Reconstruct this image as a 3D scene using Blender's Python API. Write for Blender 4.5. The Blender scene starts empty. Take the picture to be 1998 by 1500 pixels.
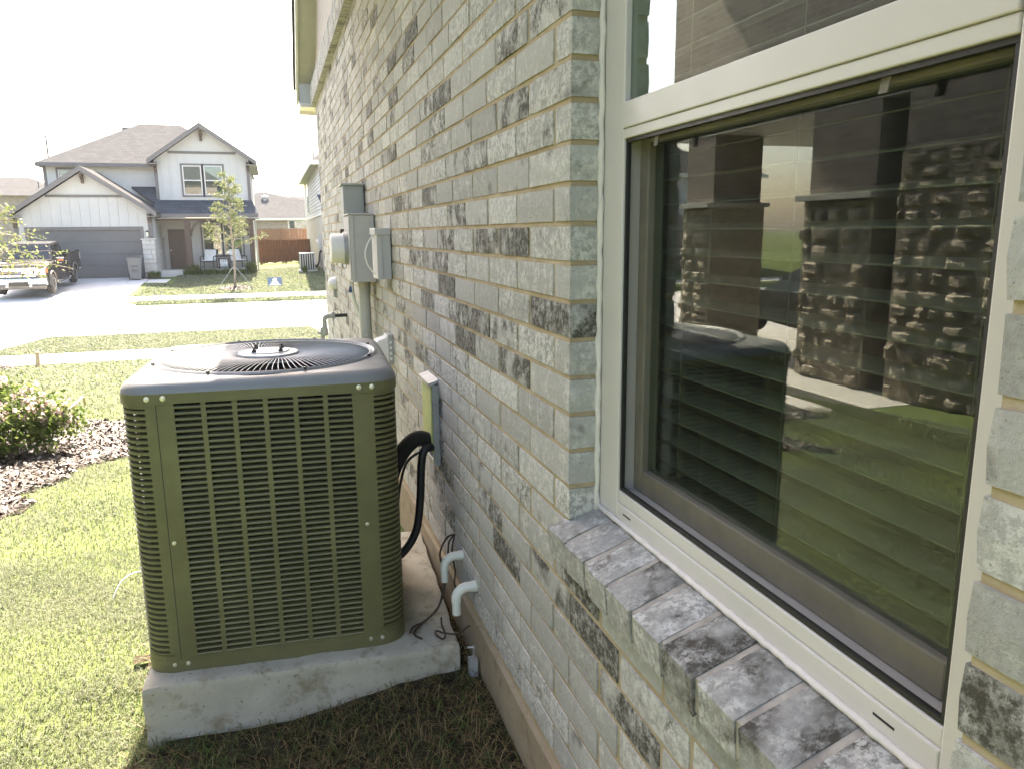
import bpy, bmesh, math, random
import numpy as np
from mathutils import Matrix, Vector
R_ = math.radians
random.seed(7)
rng = np.random.default_rng(11)
scene = bpy.context.scene
col = scene.collection

# ------------------------------------------------------------------ camera
CAM = np.array([-0.5535, 0.0, 1.45])
FPX, CX, CY = 1494.0, 999.0, 750.0
_Y = np.array([-470.0, -293.0, FPX]); _Y /= np.linalg.norm(_Y)
_D = np.array([72.0, 7507.0, FPX]); _D -= _Y * (_D @ _Y); _D /= np.linalg.norm(_D)
_Z = -_D
_X = np.cross(_Y, _Z)
RW = np.stack([_X, _Y, _Z])          # camera (right, down, forward) -> world
cd = bpy.data.cameras.new('camera')
cam = bpy.data.objects.new('camera', cd)
col.objects.link(cam)
cd.sensor_width = 36.0
cd.lens = FPX / 1998.0 * 36.0
cd.clip_start = 0.02
cd.clip_end = 2000.0
m = Matrix.Identity(4)
for i in range(3):
    m[i][0] = RW[i, 0]; m[i][1] = -RW[i, 1]; m[i][2] = -RW[i, 2]; m[i][3] = CAM[i]
cam.matrix_world = m
scene.camera = cam

# ------------------------------------------------------------------ sky, sun, exposure
SUN = Vector((0.09, 0.90, 1.0)).normalized()
world = bpy.data.worlds.new('World')
scene.world = world
world.use_nodes = True
wn = world.node_tree
wn.nodes.clear()
sky = wn.nodes.new('ShaderNodeTexSky')
sky.sky_type = 'NISHITA'
sky.sun_disc = False
sky.sun_elevation = math.asin(SUN.z)
sky.sun_rotation = math.atan2(SUN.x, SUN.y)
sky.air_density = 1.0
sky.dust_density = 3.0
sky.ozone_density = 1.0
bg = wn.nodes.new('ShaderNodeBackground')
bg.inputs['Strength'].default_value = 0.115
wo = wn.nodes.new('ShaderNodeOutputWorld')
wn.links.new(sky.outputs[0], bg.inputs[0])
wn.links.new(bg.outputs[0], wo.inputs[0])
sd = bpy.data.lights.new('sun', 'SUN')
sd.energy = 4.6
sd.angle = R_(0.53)
sd.color = (1.0, 0.95, 0.87)
so = bpy.data.objects.new('sun', sd)
col.objects.link(so)
so.rotation_euler = SUN.to_track_quat('Z', 'Y').to_euler()
so.location = (0, 0, 30)
vs = scene.view_settings
vs.view_transform = 'Standard'
vs.look = 'None'
vs.exposure = 3.1
vs.gamma = 1.0
vs.use_curve_mapping = False
vs.use_white_balance = True
vs.white_balance_temperature = 7400
vs.white_balance_tint = 13.0
scene.render.engine = 'CYCLES'
scene.cycles.use_denoising = True
scene.cycles.max_bounces = 10
scene.cycles.diffuse_bounces = 5
scene.cycles.glossy_bounces = 4
scene.cycles.transmission_bounces = 6
scene.cycles.transparent_max_bounces = 12
scene.cycles.caustics_reflective = False
scene.cycles.caustics_refractive = False
scene.cycles.sample_clamp_indirect = 6.0

GLARE_HAZE = 0.0003
# ------------------------------------------------------------------ pixel -> place (measuring only)
def ray(px, py):
    return RW @ np.array([px - CX, py - CY, FPX])
def at_y(px, py, y):
    r = ray(px, py); p = CAM + r * (y / r[1]); return p
def at_x(px, py, x):
    r = ray(px, py); p = CAM + r * ((x - CAM[0]) / r[0]); return p
def at_z(px, py, z):
    r = ray(px, py); p = CAM + r * ((z - CAM[2]) / r[2]); return p
def to_px(p):
    v = RW.T @ (np.asarray(p, float) - CAM)
    return CX + FPX * v[0] / v[2], CY + FPX * v[1] / v[2], v[2]
K = 1.17
def hz(x, y, Y):                      # point of the street scene measured on the 3x enlargement
    return at_y(x / 3.0, 200 + y / 3.0, Y * K)

# ------------------------------------------------------------------ materials
MATS = {}
class NT:
    def __init__(s, name):
        s.m = bpy.data.materials.new(name); s.m.use_nodes = True
        s.t = s.m.node_tree; s.t.nodes.clear()
        s.out = s.t.nodes.new('ShaderNodeOutputMaterial')
    def n(s, typ, **kw):
        nd = s.t.nodes.new(typ)
        for k, v in kw.items():
            if k.startswith('i_'):
                nd.inputs[k[2:].replace('_', ' ')].default_value = v
            else:
                setattr(nd, k, v)
        return nd
    def l(s, a, b):
        s.t.links.new(a, b)
    def pos(s, scale=None):
        g = s.n('ShaderNodeNewGeometry')
        if scale is None: return g.outputs['Position']
        mp = s.n('ShaderNodeMapping'); mp.inputs['Scale'].default_value = scale
        s.l(g.outputs['Position'], mp.inputs['Vector']); return mp.outputs[0]
    def noise(s, vec, scale, detail=4, rough=0.55, dist=0.0):
        nd = s.n('ShaderNodeTexNoise'); nd.inputs['Scale'].default_value = scale
        nd.inputs['Detail'].default_value = detail; nd.inputs['Roughness'].default_value = rough
        nd.inputs['Distortion'].default_value = dist
        if vec is not None: s.l(vec, nd.inputs['Vector'])
        return nd.outputs['Fac']
    def ramp(s, fac, stops):
        r = s.n('ShaderNodeValToRGB'); e = r.color_ramp.elements
        while len(e) < len(stops): e.new(0.5)
        for el, (p, c) in zip(e, stops):
            el.position = p
            el.color = (c, c, c, 1) if not hasattr(c, '__len__') else (*c[:3], 1)
        s.l(fac, r.inputs[0]); return r.outputs[0]
    def mix(s, fac, a, b):
        nd = s.n('ShaderNodeMix', data_type='RGBA')
        for sock, v in ((nd.inputs[0], fac), (nd.inputs[6], a), (nd.inputs[7], b)):
            if hasattr(v, 'links') or hasattr(v, 'is_linked'): s.l(v, sock)
            elif hasattr(v, '__len__'): sock.default_value = (*v[:3], 1)
            else: sock.default_value = v
        return nd.outputs[2]
    def math(s, op, a, b=None):
        nd = s.n('ShaderNodeMath', operation=op)
        for sock, v in ((nd.inputs[0], a), (nd.inputs[1], b)):
            if v is None: continue
            if hasattr(v, 'is_linked'): s.l(v, sock)
            else: sock.default_value = v
        return nd.outputs[0]
    def bsdf(s, color, rough=0.6, metal=0.0, spec=0.5, bump=None, bstr=0.3, bdist=0.002, trans=0.0, out=True):
        b = s.n('ShaderNodeBsdfPrincipled')
        if hasattr(color, 'is_linked'): s.l(color, b.inputs['Base Color'])
        else: b.inputs['Base Color'].default_value = (*color[:3], 1)
        if hasattr(rough, 'is_linked'): s.l(rough, b.inputs['Roughness'])
        else: b.inputs['Roughness'].default_value = rough
        b.inputs['Metallic'].default_value = metal
        b.inputs['Specular IOR Level'].default_value = spec
        if bump is not None:
            bp = s.n('ShaderNodeBump'); bp.inputs['Strength'].default_value = bstr
            bp.inputs['Distance'].default_value = bdist
            s.l(bump, bp.inputs['Height']); s.l(bp.outputs[0], b.inputs['Normal'])
        res = b.outputs[0]
        if trans > 0:
            tr = s.n('ShaderNodeBsdfTranslucent')
            if hasattr(color, 'is_linked'): s.l(color, tr.inputs['Color'])
            else: tr.inputs['Color'].default_value = (*color[:3], 1)
            mx = s.n('ShaderNodeMixShader'); mx.inputs[0].default_value = trans
            s.l(res, mx.inputs[1]); s.l(tr.outputs[0], mx.inputs[2]); res = mx.outputs[0]
        if out: s.l(res, s.out.inputs['Surface'])
        return res

def mat(name, color, rough=0.6, metal=0.0, var=0.12, nscale=8.0, bump=0.0, bscale=60.0, spec=0.5, trans=0.0, bdist=0.002, stretch=None):
    """plain surface with a little grain and wear"""
    t = NT(name)
    p = t.pos(stretch)
    f = t.noise(p, nscale, 5, 0.6)
    c0 = [max(0, c * (1 - var * 1.6)) for c in color]; c1 = [min(1, c * (1 + var)) for c in color]
    c = t.ramp(f, [(0.3, c0), (0.7, c1)])
    r = t.ramp(t.noise(p, nscale * 3, 3), [(0.3, max(0, rough - 0.08)), (0.7, min(1, rough + 0.08))])
    t.bsdf(c, r, metal, spec, t.noise(p, bscale, 4) if bump > 0 else None, bump, bdist, trans)
    MATS[name] = t.m
    return t.m

def brick_material():
    t = NT('painted_brick')
    at = t.n('ShaderNodeAttribute', attribute_name='bk')
    sep = t.n('ShaderNodeSeparateColor'); t.l(at.outputs['Color'], sep.inputs[0])
    dark, white, tone = sep.outputs[0], sep.outputs[1], sep.outputs[2]
    g = t.n('ShaderNodeNewGeometry')
    add = t.n('ShaderNodeVectorMath', operation='ADD')
    sc = t.n('ShaderNodeVectorMath', operation='SCALE'); sc.inputs['Scale'].default_value = 7.0
    t.l(at.outputs['Color'], sc.inputs[0]); t.l(g.outputs['Position'], add.inputs[0]); t.l(sc.outputs[0], add.inputs[1])
    p = add.outputs[0]
    base = t.mix(tone, (0.28, 0.274, 0.252), (0.425, 0.416, 0.386))
    grain = t.noise(p, 75, 5, 0.65)
    base = t.mix(t.ramp(grain, [(0.38, 0.0), (0.64, 0.45)]), base, (0.47, 0.462, 0.43))
    dp = t.ramp(t.math('ADD', t.noise(p, 13, 3, 0.5), t.math('MULTIPLY', dark, 0.75)), [(0.72, 0.0), (0.88, 1.0)])
    dg = t.ramp(t.noise(p, 60, 7, 0.8), [(0.40, 0.35), (0.54, 1.0)])
    base = t.mix(t.math('MULTIPLY', dp, dg), base, (0.075, 0.068, 0.055))
    wp = t.ramp(t.math('ADD', t.noise(p, 24, 4, 0.65), t.math('MULTIPLY', white, 0.46)), [(0.58, 0.0), (0.80, 1.0)])
    wf = t.ramp(t.noise(p, 75, 7, 0.8), [(0.45, 0.0), (0.53, 1.0)])
    base = t.mix(t.math('MULTIPLY', t.math('MULTIPLY', wp, wf), 0.8), base, (0.635, 0.625, 0.58))
    pit = t.ramp(t.noise(p, 190, 3, 0.6), [(0.28, 0.65), (0.38, 0.0)])
    base = t.mix(pit, base, (0.13, 0.12, 0.10))
    h = t.math('ADD', t.noise(p, 130, 6, 0.72), t.math('MULTIPLY', t.noise(p, 30, 3), 0.5))
    t.bsdf(base, 0.9, 0, 0.2, h, 0.8, 0.005)
    MATS['brick'] = t.m

def mortar_material():
    t = NT('sand_mortar')
    p = t.pos()
    c = t.ramp(t.noise(p, 9, 5), [(0.3, (0.33, 0.255, 0.15)), (0.7, (0.45, 0.37, 0.25))])
    c = t.mix(t.ramp(t.noise(p, 40, 4), [(0.55, 0.0), (0.8, 0.45)]), c, (0.52, 0.49, 0.43))
    t.bsdf(c, 0.95, 0, 0.15, t.noise(p, 220, 4), 0.5, 0.002)
    MATS['mortar'] = t.m

def lawn_material():
    t = NT('lawn_ground')
    p = t.pos()
    c = t.ramp(t.noise(p, 1.1, 6, 0.6), [(0.3, (0.07, 0.10, 0.026)), (0.55, (0.092, 0.12, 0.036)), (0.78, (0.118, 0.128, 0.05))])
    c = t.mix(t.ramp(t.noise(p, 60, 5, 0.7), [(0.45, 0.0), (0.75, 0.6)]), c, (0.13, 0.155, 0.06))
    c = t.mix(t.ramp(t.noise(p, 30, 5, 0.7), [(0.3, 0.7), (0.45, 0.0)]), c, (0.065, 0.09, 0.022))
    t.bsdf(c, 0.95, 0, 0.1, t.noise(p, 90, 4), 0.8, 0.01)
    MATS['lawn'] = t.m

def blade_material(name, a, b, c3, trans):
    t = NT(name)
    at = t.n('ShaderNodeAttribute', attribute_name='bk')
    sep = t.n('ShaderNodeSeparateColor'); t.l(at.outputs['Color'], sep.inputs[0])
    c = t.mix(sep.outputs[0], a, b)
    c = t.mix(sep.outputs[1], c, c3)
    t.bsdf(c, 0.6, 0, 0.25, trans=trans)
    MATS[name] = t.m

def shingle_material(name, c0, c1):
    t = NT(name)
    p = t.pos((1.0, 1.0, 1.0))
    br = t.n('ShaderNodeTexBrick'); br.inputs['Scale'].default_value = 1.0
    br.inputs['Brick Width'].default_value = 0.32; br.inputs['Row Height'].default_value = 0.14
    br.inputs['Mortar Size'].default_value = 0.006
    br.inputs['Color1'].default_value = (*c0, 1); br.inputs['Color2'].default_value = (*c1, 1)
    br.inputs['Mortar'].default_value = (c0[0] * 0.6, c0[1] * 0.6, c0[2] * 0.6, 1)
    g = t.n('ShaderNodeNewGeometry'); mp = t.n('ShaderNodeMapping')
    mp.inputs['Rotation'].default_value = (R_(90), 0, 0)
    t.l(g.outputs['Position'], mp.inputs[0]); t.l(mp.outputs[0], br.inputs['Vector'])
    c = t.mix(0.35, br.outputs['Color'], t.ramp(t.noise(p, 3.0, 6), [(0.3, c0), (0.7, c1)]))
    t.bsdf(c, 1.0, 0, 0.0)
    MATS[name] = t.m

def farbrick_material(name, c0, c1, mo):
    t = NT(name)
    g = t.n('ShaderNodeNewGeometry')
    sx = t.n('ShaderNodeSeparateXYZ'); t.l(g.outputs['Position'], sx.inputs[0])
    cb = t.n('ShaderNodeCombineXYZ')
    t.l(t.math('ADD', sx.outputs[0], sx.outputs[1]), cb.inputs[0]); t.l(sx.outputs[2], cb.inputs[1])
    br = t.n('ShaderNodeTexBrick'); br.inputs['Scale'].default_value = 1.0
    br.inputs['Brick Width'].default_value = 0.254; br.inputs['Row Height'].default_value = 0.0762
    br.inputs['Mortar Size'].default_value = 0.006
    br.inputs['Color1'].default_value = (*c0, 1); br.inputs['Color2'].default_value = (*c1, 1); br.inputs['Mortar'].default_value = (*mo, 1)
    t.l(cb.outputs[0], br.inputs['Vector'])
    c = t.mix(t.ramp(t.noise(t.pos(), 6, 5), [(0.4, 0.0), (0.7, 0.4)]), br.outputs['Color'], c1)
    t.bsdf(c, 0.9, 0, 0.2, br.outputs['Fac'], -0.4, 0.006)
    MATS[name] = t.m

def glass_material(name, tint=(0.9, 0.95, 0.92), ior=1.9, refl=(0.95, 0.97, 0.96)):
    t = NT(name)
    fr = t.n('ShaderNodeFresnel'); g = t.n('ShaderNodeNewGeometry')
    t.l(t.math('ADD', t.math('MULTIPLY', g.outputs['Backfacing'], 1.0 / ior - ior), ior), fr.inputs['IOR'])   # same reflectance from both sides of a thin pane
    tr = t.n('ShaderNodeBsdfTransparent'); tr.inputs['Color'].default_value = (*tint, 1)
    gl = t.n('ShaderNodeBsdfGlossy'); gl.inputs['Roughness'].default_value = 0.0
    gl.inputs['Color'].default_value = (*refl, 1)
    mx = t.n('ShaderNodeMixShader')
    t.l(fr.outputs[0], mx.inputs[0]); t.l(tr.outputs[0], mx.inputs[1]); t.l(gl.outputs[0], mx.inputs[2])
    t.l(mx.outputs[0], t.out.inputs['Surface'])
    MATS[name] = t.m

def screen_material():
    t = NT('insect_screen')
    p = t.pos()
    wv = t.n('ShaderNodeTexWave', wave_type='BANDS', bands_direction='Z'); wv.inputs['Scale'].default_value = 210.0
    wv2 = t.n('ShaderNodeTexWave', wave_type='BANDS', bands_direction='Y'); wv2.inputs['Scale'].default_value = 210.0
    t.l(p, wv.inputs['Vector']); t.l(p, wv2.inputs['Vector'])
    f = t.math('MAXIMUM', t.ramp(wv.outputs['Fac'], [(0.74, 0.0), (0.82, 1.0)]), t.ramp(wv2.outputs['Fac'], [(0.74, 0.0), (0.82, 1.0)]))
    f = t.math('ADD', t.math('MULTIPLY', f, 0.12), 0.24)
    tr = t.n('ShaderNodeBsdfTransparent')
    df = t.n('ShaderNodeBsdfDiffuse'); df.inputs['Color'].default_value = (0.022, 0.022, 0.02, 1)
    mx = t.n('ShaderNodeMixShader')
    t.l(f, mx.inputs[0]); t.l(tr.outputs[0], mx.inputs[1]); t.l(df.outputs[0], mx.inputs[2])
    t.l(mx.outputs[0], t.out.inputs['Surface'])
    MATS['screen'] = t.m

def concrete_material(name, c0, c1, stain):
    t = NT(name)
    p = t.pos()
    c = t.ramp(t.noise(p, 3.5, 7, 0.65), [(0.3, c0), (0.7, c1)])
    c = t.mix(t.ramp(t.noise(p, 13, 6, 0.7), [(0.52, 0.0), (0.66, 0.7)]), c, stain)
    c = t.mix(t.ramp(t.noise(p, 70, 3), [(0.28, 0.6), (0.36, 0.0)]), c, [x * 0.5 for x in stain])
    t.bsdf(c, 0.9, 0, 0.2, t.noise(p, 60, 6, 0.7), 0.5, 0.004)
    MATS[name] = t.m

brick_material(); mortar_material(); lawn_material(); screen_material()
blade_material('blade', (0.115, 0.142, 0.072), (0.178, 0.20, 0.125), (0.265, 0.25, 0.19), 0.42)
blade_material('straw', (0.10, 0.065, 0.028), (0.30, 0.21, 0.10), (0.05, 0.11, 0.018), 0.2)
blade_material('leaf', (0.052, 0.092, 0.018), (0.125, 0.168, 0.043), (0.18, 0.205, 0.07), 0.45)
blade_material('paleleaf', (0.085, 0.115, 0.038), (0.16, 0.187, 0.072), (0.22, 0.22, 0.11), 0.4)
blade_material('petal', (0.60, 0.44, 0.42), (0.70, 0.62, 0.60), (0.42, 0.27, 0.22), 0.35)
blade_material('chip', (0.04, 0.031, 0.025), (0.105, 0.085, 0.072), (0.185, 0.16, 0.14), 0.0)
shingle_material('shingle', (0.07, 0.0695, 0.069), (0.09, 0.0895, 0.089))
shingle_material('shingle_dark', (0.05, 0.056, 0.064), (0.075, 0.083, 0.092))
farbrick_material('farbrick', (0.30, 0.25, 0.21), (0.20, 0.165, 0.14), (0.34, 0.32, 0.29))
farbrick_material('farbrick_pale', (0.42, 0.38, 0.33), (0.36, 0.33, 0.29), (0.46, 0.43, 0.38))
glass_material('pane_glass', (0.76, 0.82, 0.76), 1.9)
glass_material('car_glass', (0.25, 0.32, 0.32), 1.6)
glass_material('house_glass', (0.45, 0.55, 0.55), 2.0)
glass_material('meter_glass', (0.85, 0.87, 0.86), 1.6)
concrete_material('pad_concrete', (0.33, 0.30, 0.235), (0.46, 0.43, 0.355), (0.19, 0.155, 0.085))
concrete_material('foundation', (0.25, 0.20, 0.135), (0.36, 0.30, 0.21), (0.20, 0.15, 0.09))
concrete_material('walk', (0.46, 0.44, 0.41), (0.56, 0.54, 0.50), (0.40, 0.38, 0.35))
concrete_material('road', (0.44, 0.43, 0.41), (0.54, 0.53, 0.50), (0.40, 0.385, 0.36))
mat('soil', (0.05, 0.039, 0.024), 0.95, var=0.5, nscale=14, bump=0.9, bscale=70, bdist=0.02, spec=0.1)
mat('mulch_ground', (0.07, 0.055, 0.045), 0.95, var=0.4, nscale=20, bump=0.9, bscale=60, bdist=0.02, spec=0.1)
mat('ac_paint', (0.128, 0.121, 0.054), 0.42, var=0.13, nscale=5, bump=0.05, bscale=400, spec=0.45)
mat('ac_top', (0.165, 0.17, 0.172), 0.38, var=0.06, nscale=4, bump=0.05, bscale=400, spec=0.5)
mat('ac_seam', (0.02, 0.02, 0.018), 0.8)
mat('ac_coil', (0.018, 0.017, 0.014), 0.7, var=0.3, nscale=200, stretch=(1, 1, 0.02))
mat('wire_grey', (0.42, 0.42, 0.41), 0.4, spec=0.5)
mat('hub_grey', (0.40, 0.41, 0.42), 0.4)
mat('black_plastic', (0.018, 0.018, 0.017), 0.5)
mat('black_foam', (0.022, 0.022, 0.02), 0.9, bump=0.6, bscale=150)
mat('screw_metal', (0.60, 0.58, 0.52), 0.35, 0.8)
mat('meter_grey', (0.40, 0.395, 0.385), 0.45, var=0.05, nscale=5)
mat('meter_dark', (0.30, 0.315, 0.31), 0.45, var=0.05, nscale=5)
mat('pvc_white', (0.62, 0.62, 0.55), 0.4, var=0.05)
mat('pvc_grey', (0.38, 0.38, 0.35), 0.5, var=0.06)
mat('white_plastic', (0.72, 0.70, 0.66), 0.4, var=0.04)
mat('vinyl', (0.56, 0.53, 0.495), 0.42, var=0.03, nscale=3)
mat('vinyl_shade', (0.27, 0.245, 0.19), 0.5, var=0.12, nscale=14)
mat('caulk', (0.62, 0.58, 0.53), 0.6, var=0.06, nscale=25, bump=0.4, bscale=40, bdist=0.004)
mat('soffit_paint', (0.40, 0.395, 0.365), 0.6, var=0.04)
mat('fascia_paint', (0.60, 0.59, 0.56), 0.6, var=0.04)
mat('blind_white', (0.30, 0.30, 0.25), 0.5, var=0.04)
mat('room_wall', (0.22, 0.21, 0.18), 0.9)
mat('line_board', (0.52, 0.56, 0.20), 0.7, var=0.08, nscale=20)
mat('galv', (0.36, 0.36, 0.35), 0.5, 0.3, var=0.15, nscale=15)
mat('copper_wire', (0.035, 0.022, 0.014), 0.6)
mat('blue_tag', (0.05, 0.09, 0.22), 0.5)
mat('house_white', (0.40, 0.40, 0.395), 0.8, var=0.03, nscale=1.5)
mat('house_trim', (0.115, 0.108, 0.108), 0.7, var=0.05)
mat('garage_grey', (0.088, 0.09, 0.094), 0.6, var=0.05, nscale=2)
mat('brown_wood', (0.075, 0.048, 0.034), 0.7, var=0.15, nscale=5)
mat('door_brown', (0.08, 0.053, 0.039), 0.55, var=0.08)
mat('white_stone', (0.42, 0.405, 0.385), 0.9, var=0.1, nscale=4, bump=0.5, bscale=25, bdist=0.01)
mat('fence_wood', (0.19, 0.066, 0.023), 0.85, var=0.3, nscale=3, stretch=(6, 6, 0.6))
mat('fence_old', (0.23, 0.125, 0.08), 0.85, var=0.25, nscale=3, stretch=(6, 6, 0.6))
mat('siding_grey', (0.44, 0.46, 0.47), 0.8, var=0.04)
mat('siding_white', (0.46, 0.455, 0.44), 0.8, var=0.04)
mat('bark', (0.22, 0.18, 0.14), 0.9, var=0.3, nscale=12, bump=0.5, bscale=40)
mat('truck_paint', (0.020, 0.018, 0.016), 0.22, var=0.05, spec=0.6)
mat('truck_lower', (0.10, 0.09, 0.075), 0.4, var=0.1)
mat('chrome', (0.75, 0.75, 0.74), 0.12, 1.0, var=0.03)
mat('tyre', (0.02, 0.02, 0.02), 0.85, var=0.2)
mat('alloy', (0.55, 0.55, 0.54), 0.3, 0.9)
mat('lamp_clear', (0.62, 0.62, 0.60), 0.15, 0.3)
mat('lamp_amber', (0.60, 0.16, 0.05), 0.3)
mat('badge_blue', (0.03, 0.07, 0.25), 0.3)
mat('bin_grey', (0.14, 0.145, 0.145), 0.5, var=0.08)
mat('cushion', (0.68, 0.68, 0.67), 0.9)
mat('sign_blue', (0.045, 0.085, 0.15), 0.5)
mat('sign_white', (0.75, 0.75, 0.75), 0.6)
mat('stake_wood', (0.42, 0.34, 0.25), 0.9, var=0.15)
mat('rock', (0.40, 0.35, 0.27), 0.95, var=0.35, nscale=7, bump=0.9, bscale=45, bdist=0.02)
mat('hose_tan', (0.42, 0.34, 0.27), 0.7)
mat('teal_reflection', (0.35, 0.45, 0.44), 0.7)  # sky's reflection in the house windows, put into a flat colour
mat('sill_joint', (0.36, 0.325, 0.275), 0.95, var=0.2, nscale=30, bump=0.4, bscale=150)

# ------------------------------------------------------------------ building helpers
WM = {}                                # world matrix of every thing and part made here
def wmat(o):
    return WM.get(o.name, Matrix.Identity(4)) if o else Matrix.Identity(4)
def tag(o, label=None, cat=None, group=None, kind=None):
    if label: o['label'] = label
    if cat: o['category'] = cat
    if group: o['group'] = group
    if kind: o['kind'] = kind
    return o
def empty(name, loc=(0, 0, 0), rz=0.0, label=None, cat=None, group=None, rx=0.0):
    o = bpy.data.objects.new(name, None); col.objects.link(o)
    o.location = loc; o.rotation_euler = (rx, 0, rz); o.empty_display_size = 0.1
    WM[o.name] = Matrix.Translation(loc) @ Matrix.Rotation(rz, 4, 'Z') @ Matrix.Rotation(rx, 4, 'X')
    return tag(o, label, cat, group)
def copy_tree(o, parent=None, loc=None, label=None, rz=None):
    c = o.copy(); col.objects.link(c); c.parent = parent
    if loc is not None: c.location = loc
    if rz is not None: c.rotation_euler = (0, 0, rz)
    if label: c['label'] = label
    for ch in list(o.children): copy_tree(ch, c)
    return c

class MB:
    def __init__(s): s.v = []; s.f = []; s.c = []
    def add(s, vs, fs, c=None):
        n = len(s.v); s.v += [tuple(map(float, p)) for p in vs]; s.f += [tuple(i + n for i in f) for f in fs]
        if c is not None: s.c += [c] * len(vs)
        return s
    def box(s, x0, x1, y0, y1, z0, z1):
        return s.hexa([(x0, y0, z0), (x1, y0, z0), (x1, y1, z0), (x0, y1, z0), (x0, y0, z1), (x1, y0, z1), (x1, y1, z1), (x0, y1, z1)])
    def hexa(s, v):
        return s.add(v, [(0, 3, 2, 1), (4, 5, 6, 7), (0, 1, 5, 4), (1, 2, 6, 5), (2, 3, 7, 6), (3, 0, 4, 7)])
    def obox(s, cen, size, ang=0.0, axis='Z'):
        M = Matrix.Translation(cen) @ Matrix.Rotation(ang, 4, axis)
        a, b, c = size[0] / 2, size[1] / 2, size[2] / 2
        return s.hexa([M @ Vector(p) for p in [(-a, -b, -c), (a, -b, -c), (a, b, -c), (-a, b, -c), (-a, -b, c), (a, -b, c), (a, b, c), (-a, b, c)]])
    def prism(s, poly, y0, y1, axis='Y'):
        n = len(poly)
        if axis == 'Y': a = [(p[0], y0, p[1]) for p in poly]; b = [(p[0], y1, p[1]) for p in poly]
        elif axis == 'X': a = [(y0, p[0], p[1]) for p in poly]; b = [(y1, p[0], p[1]) for p in poly]
        else: a = [(p[0], p[1], y0) for p in poly]; b = [(p[0], p[1], y1) for p in poly]
        return s.add(a + b, [tuple(range(n))[::-1], tuple(range(n, 2 * n))] + [(i, (i + 1) % n, n + (i + 1) % n, n + i) for i in range(n)])
    def tube(s, pts, r, n=10, cap=True):
        pts = [Vector(p) for p in pts]
        rs = r if hasattr(r, '__len__') else [r] * len(pts)
        up = None; rings = []
        for i, p in enumerate(pts):
            d = (pts[min(i + 1, len(pts) - 1)] - pts[max(i - 1, 0)]).normalized()
            if up is None:
                up = Vector((0, 0, 1)) if abs(d.z) < 0.9 else Vector((1, 0, 0))
            u = d.cross(up)
            if u.length < 1e-6: u = d.cross(Vector((0.3, 1, 0.2)))
            u.normalize(); w = u.cross(d).normalized(); up = w
            rings.append([p + (u * math.cos(2 * math.pi * k / n) + w * math.sin(2 * math.pi * k / n)) * rs[i] for k in range(n)])
        vs = [q for rg in rings for q in rg]; fs = []
        for i in range(len(pts) - 1):
            for k in range(n):
                a, b = i * n + k, i * n + (k + 1) % n
                fs.append((a, b, b + n, a + n))
        if cap:
            fs.append(tuple(range(n))[::-1]); fs.append(tuple(range(len(vs) - n, len(vs))))
        return s.add(vs, fs)
    def lathe(s, prof, cen, axis='Z', n=24):
        vs = []; fs = []
        for (r, h) in prof:
            for k in range(n):
                a = 2 * math.pi * k / n; u, w = r * math.cos(a), r * math.sin(a)
                q = (u, w, h) if axis == 'Z' else ((h, u, w) if axis == 'X' else (u, h, w))
                vs.append((cen[0] + q[0], cen[1] + q[1], cen[2] + q[2]))
        for i in range(len(prof) - 1):
            for k in range(n):
                a, b = i * n + k, i * n + (k + 1) % n
                fs.append((a, b, b + n, a + n))
        fs.append(tuple(range(n))[::-1]); fs.append(tuple(range(len(vs) - n, len(vs))))
        return s.add(vs, fs)
    def build(s, name, m, parent=None, smooth=False, bevel=0.0, local=False, kind=None, label=None, seg=2, fixn=True, origin=None):
        me = bpy.data.meshes.new(name)
        v = s.v
        off = None
        if parent is not None and not local:
            inv = wmat(parent).inverted()
            v = [tuple(inv @ Vector(p)) for p in v]
        if origin is not None:
            oc = Vector(origin)
            if parent is not None and not local: oc = inv @ oc
            v = [(p[0] - oc[0], p[1] - oc[1], p[2] - oc[2]) for p in v]; off = oc
        me.from_pydata(v, [], s.f)
        if s.c and len(s.c) == len(s.v):
            ca = me.color_attributes.new('bk', 'FLOAT_COLOR', 'POINT')
            ca.data.foreach_set('color', np.array([(*c[:3], 1) for c in s.c], dtype=np.float32).ravel())
        if fixn and len(s.f) < 60000:
            b = bmesh.new(); b.from_mesh(me); bmesh.ops.recalc_face_normals(b, faces=b.faces); b.to_mesh(me); b.free()
        me.materials.append(MATS[m] if isinstance(m, str) else m)
        o = bpy.data.objects.new(name, me); col.objects.link(o)
        if off is not None: o.location = off
        if parent is not None:
            o.parent = parent
        WM[o.name] = wmat(parent) @ Matrix.Translation(off if off is not None else (0, 0, 0))
        if smooth:
            for p in me.polygons: p.use_smooth = True
            if smooth == 'auto':
                md = o.modifiers.new('es', 'EDGE_SPLIT'); md.split_angle = R_(30)
        if bevel > 0:
            md = o.modifiers.new('bevel', 'BEVEL'); md.width = bevel; md.segments = seg; md.limit_method = 'ANGLE'; md.angle_limit = R_(35)
        if kind: o['kind'] = kind
        if label: o['label'] = label
        return o
def one(name, m, fn, parent=None, **kw):
    b = MB(); fn(b); return b.build(name, m, parent, **kw)
def bx(name, m, parent, x0, x1, y0, y1, z0, z1, **kw):
    return MB().box(min(x0, x1), max(x0, x1), min(y0, y1), max(y0, y1), min(z0, z1), max(z0, z1)).build(name, m, parent, **kw)

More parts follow.
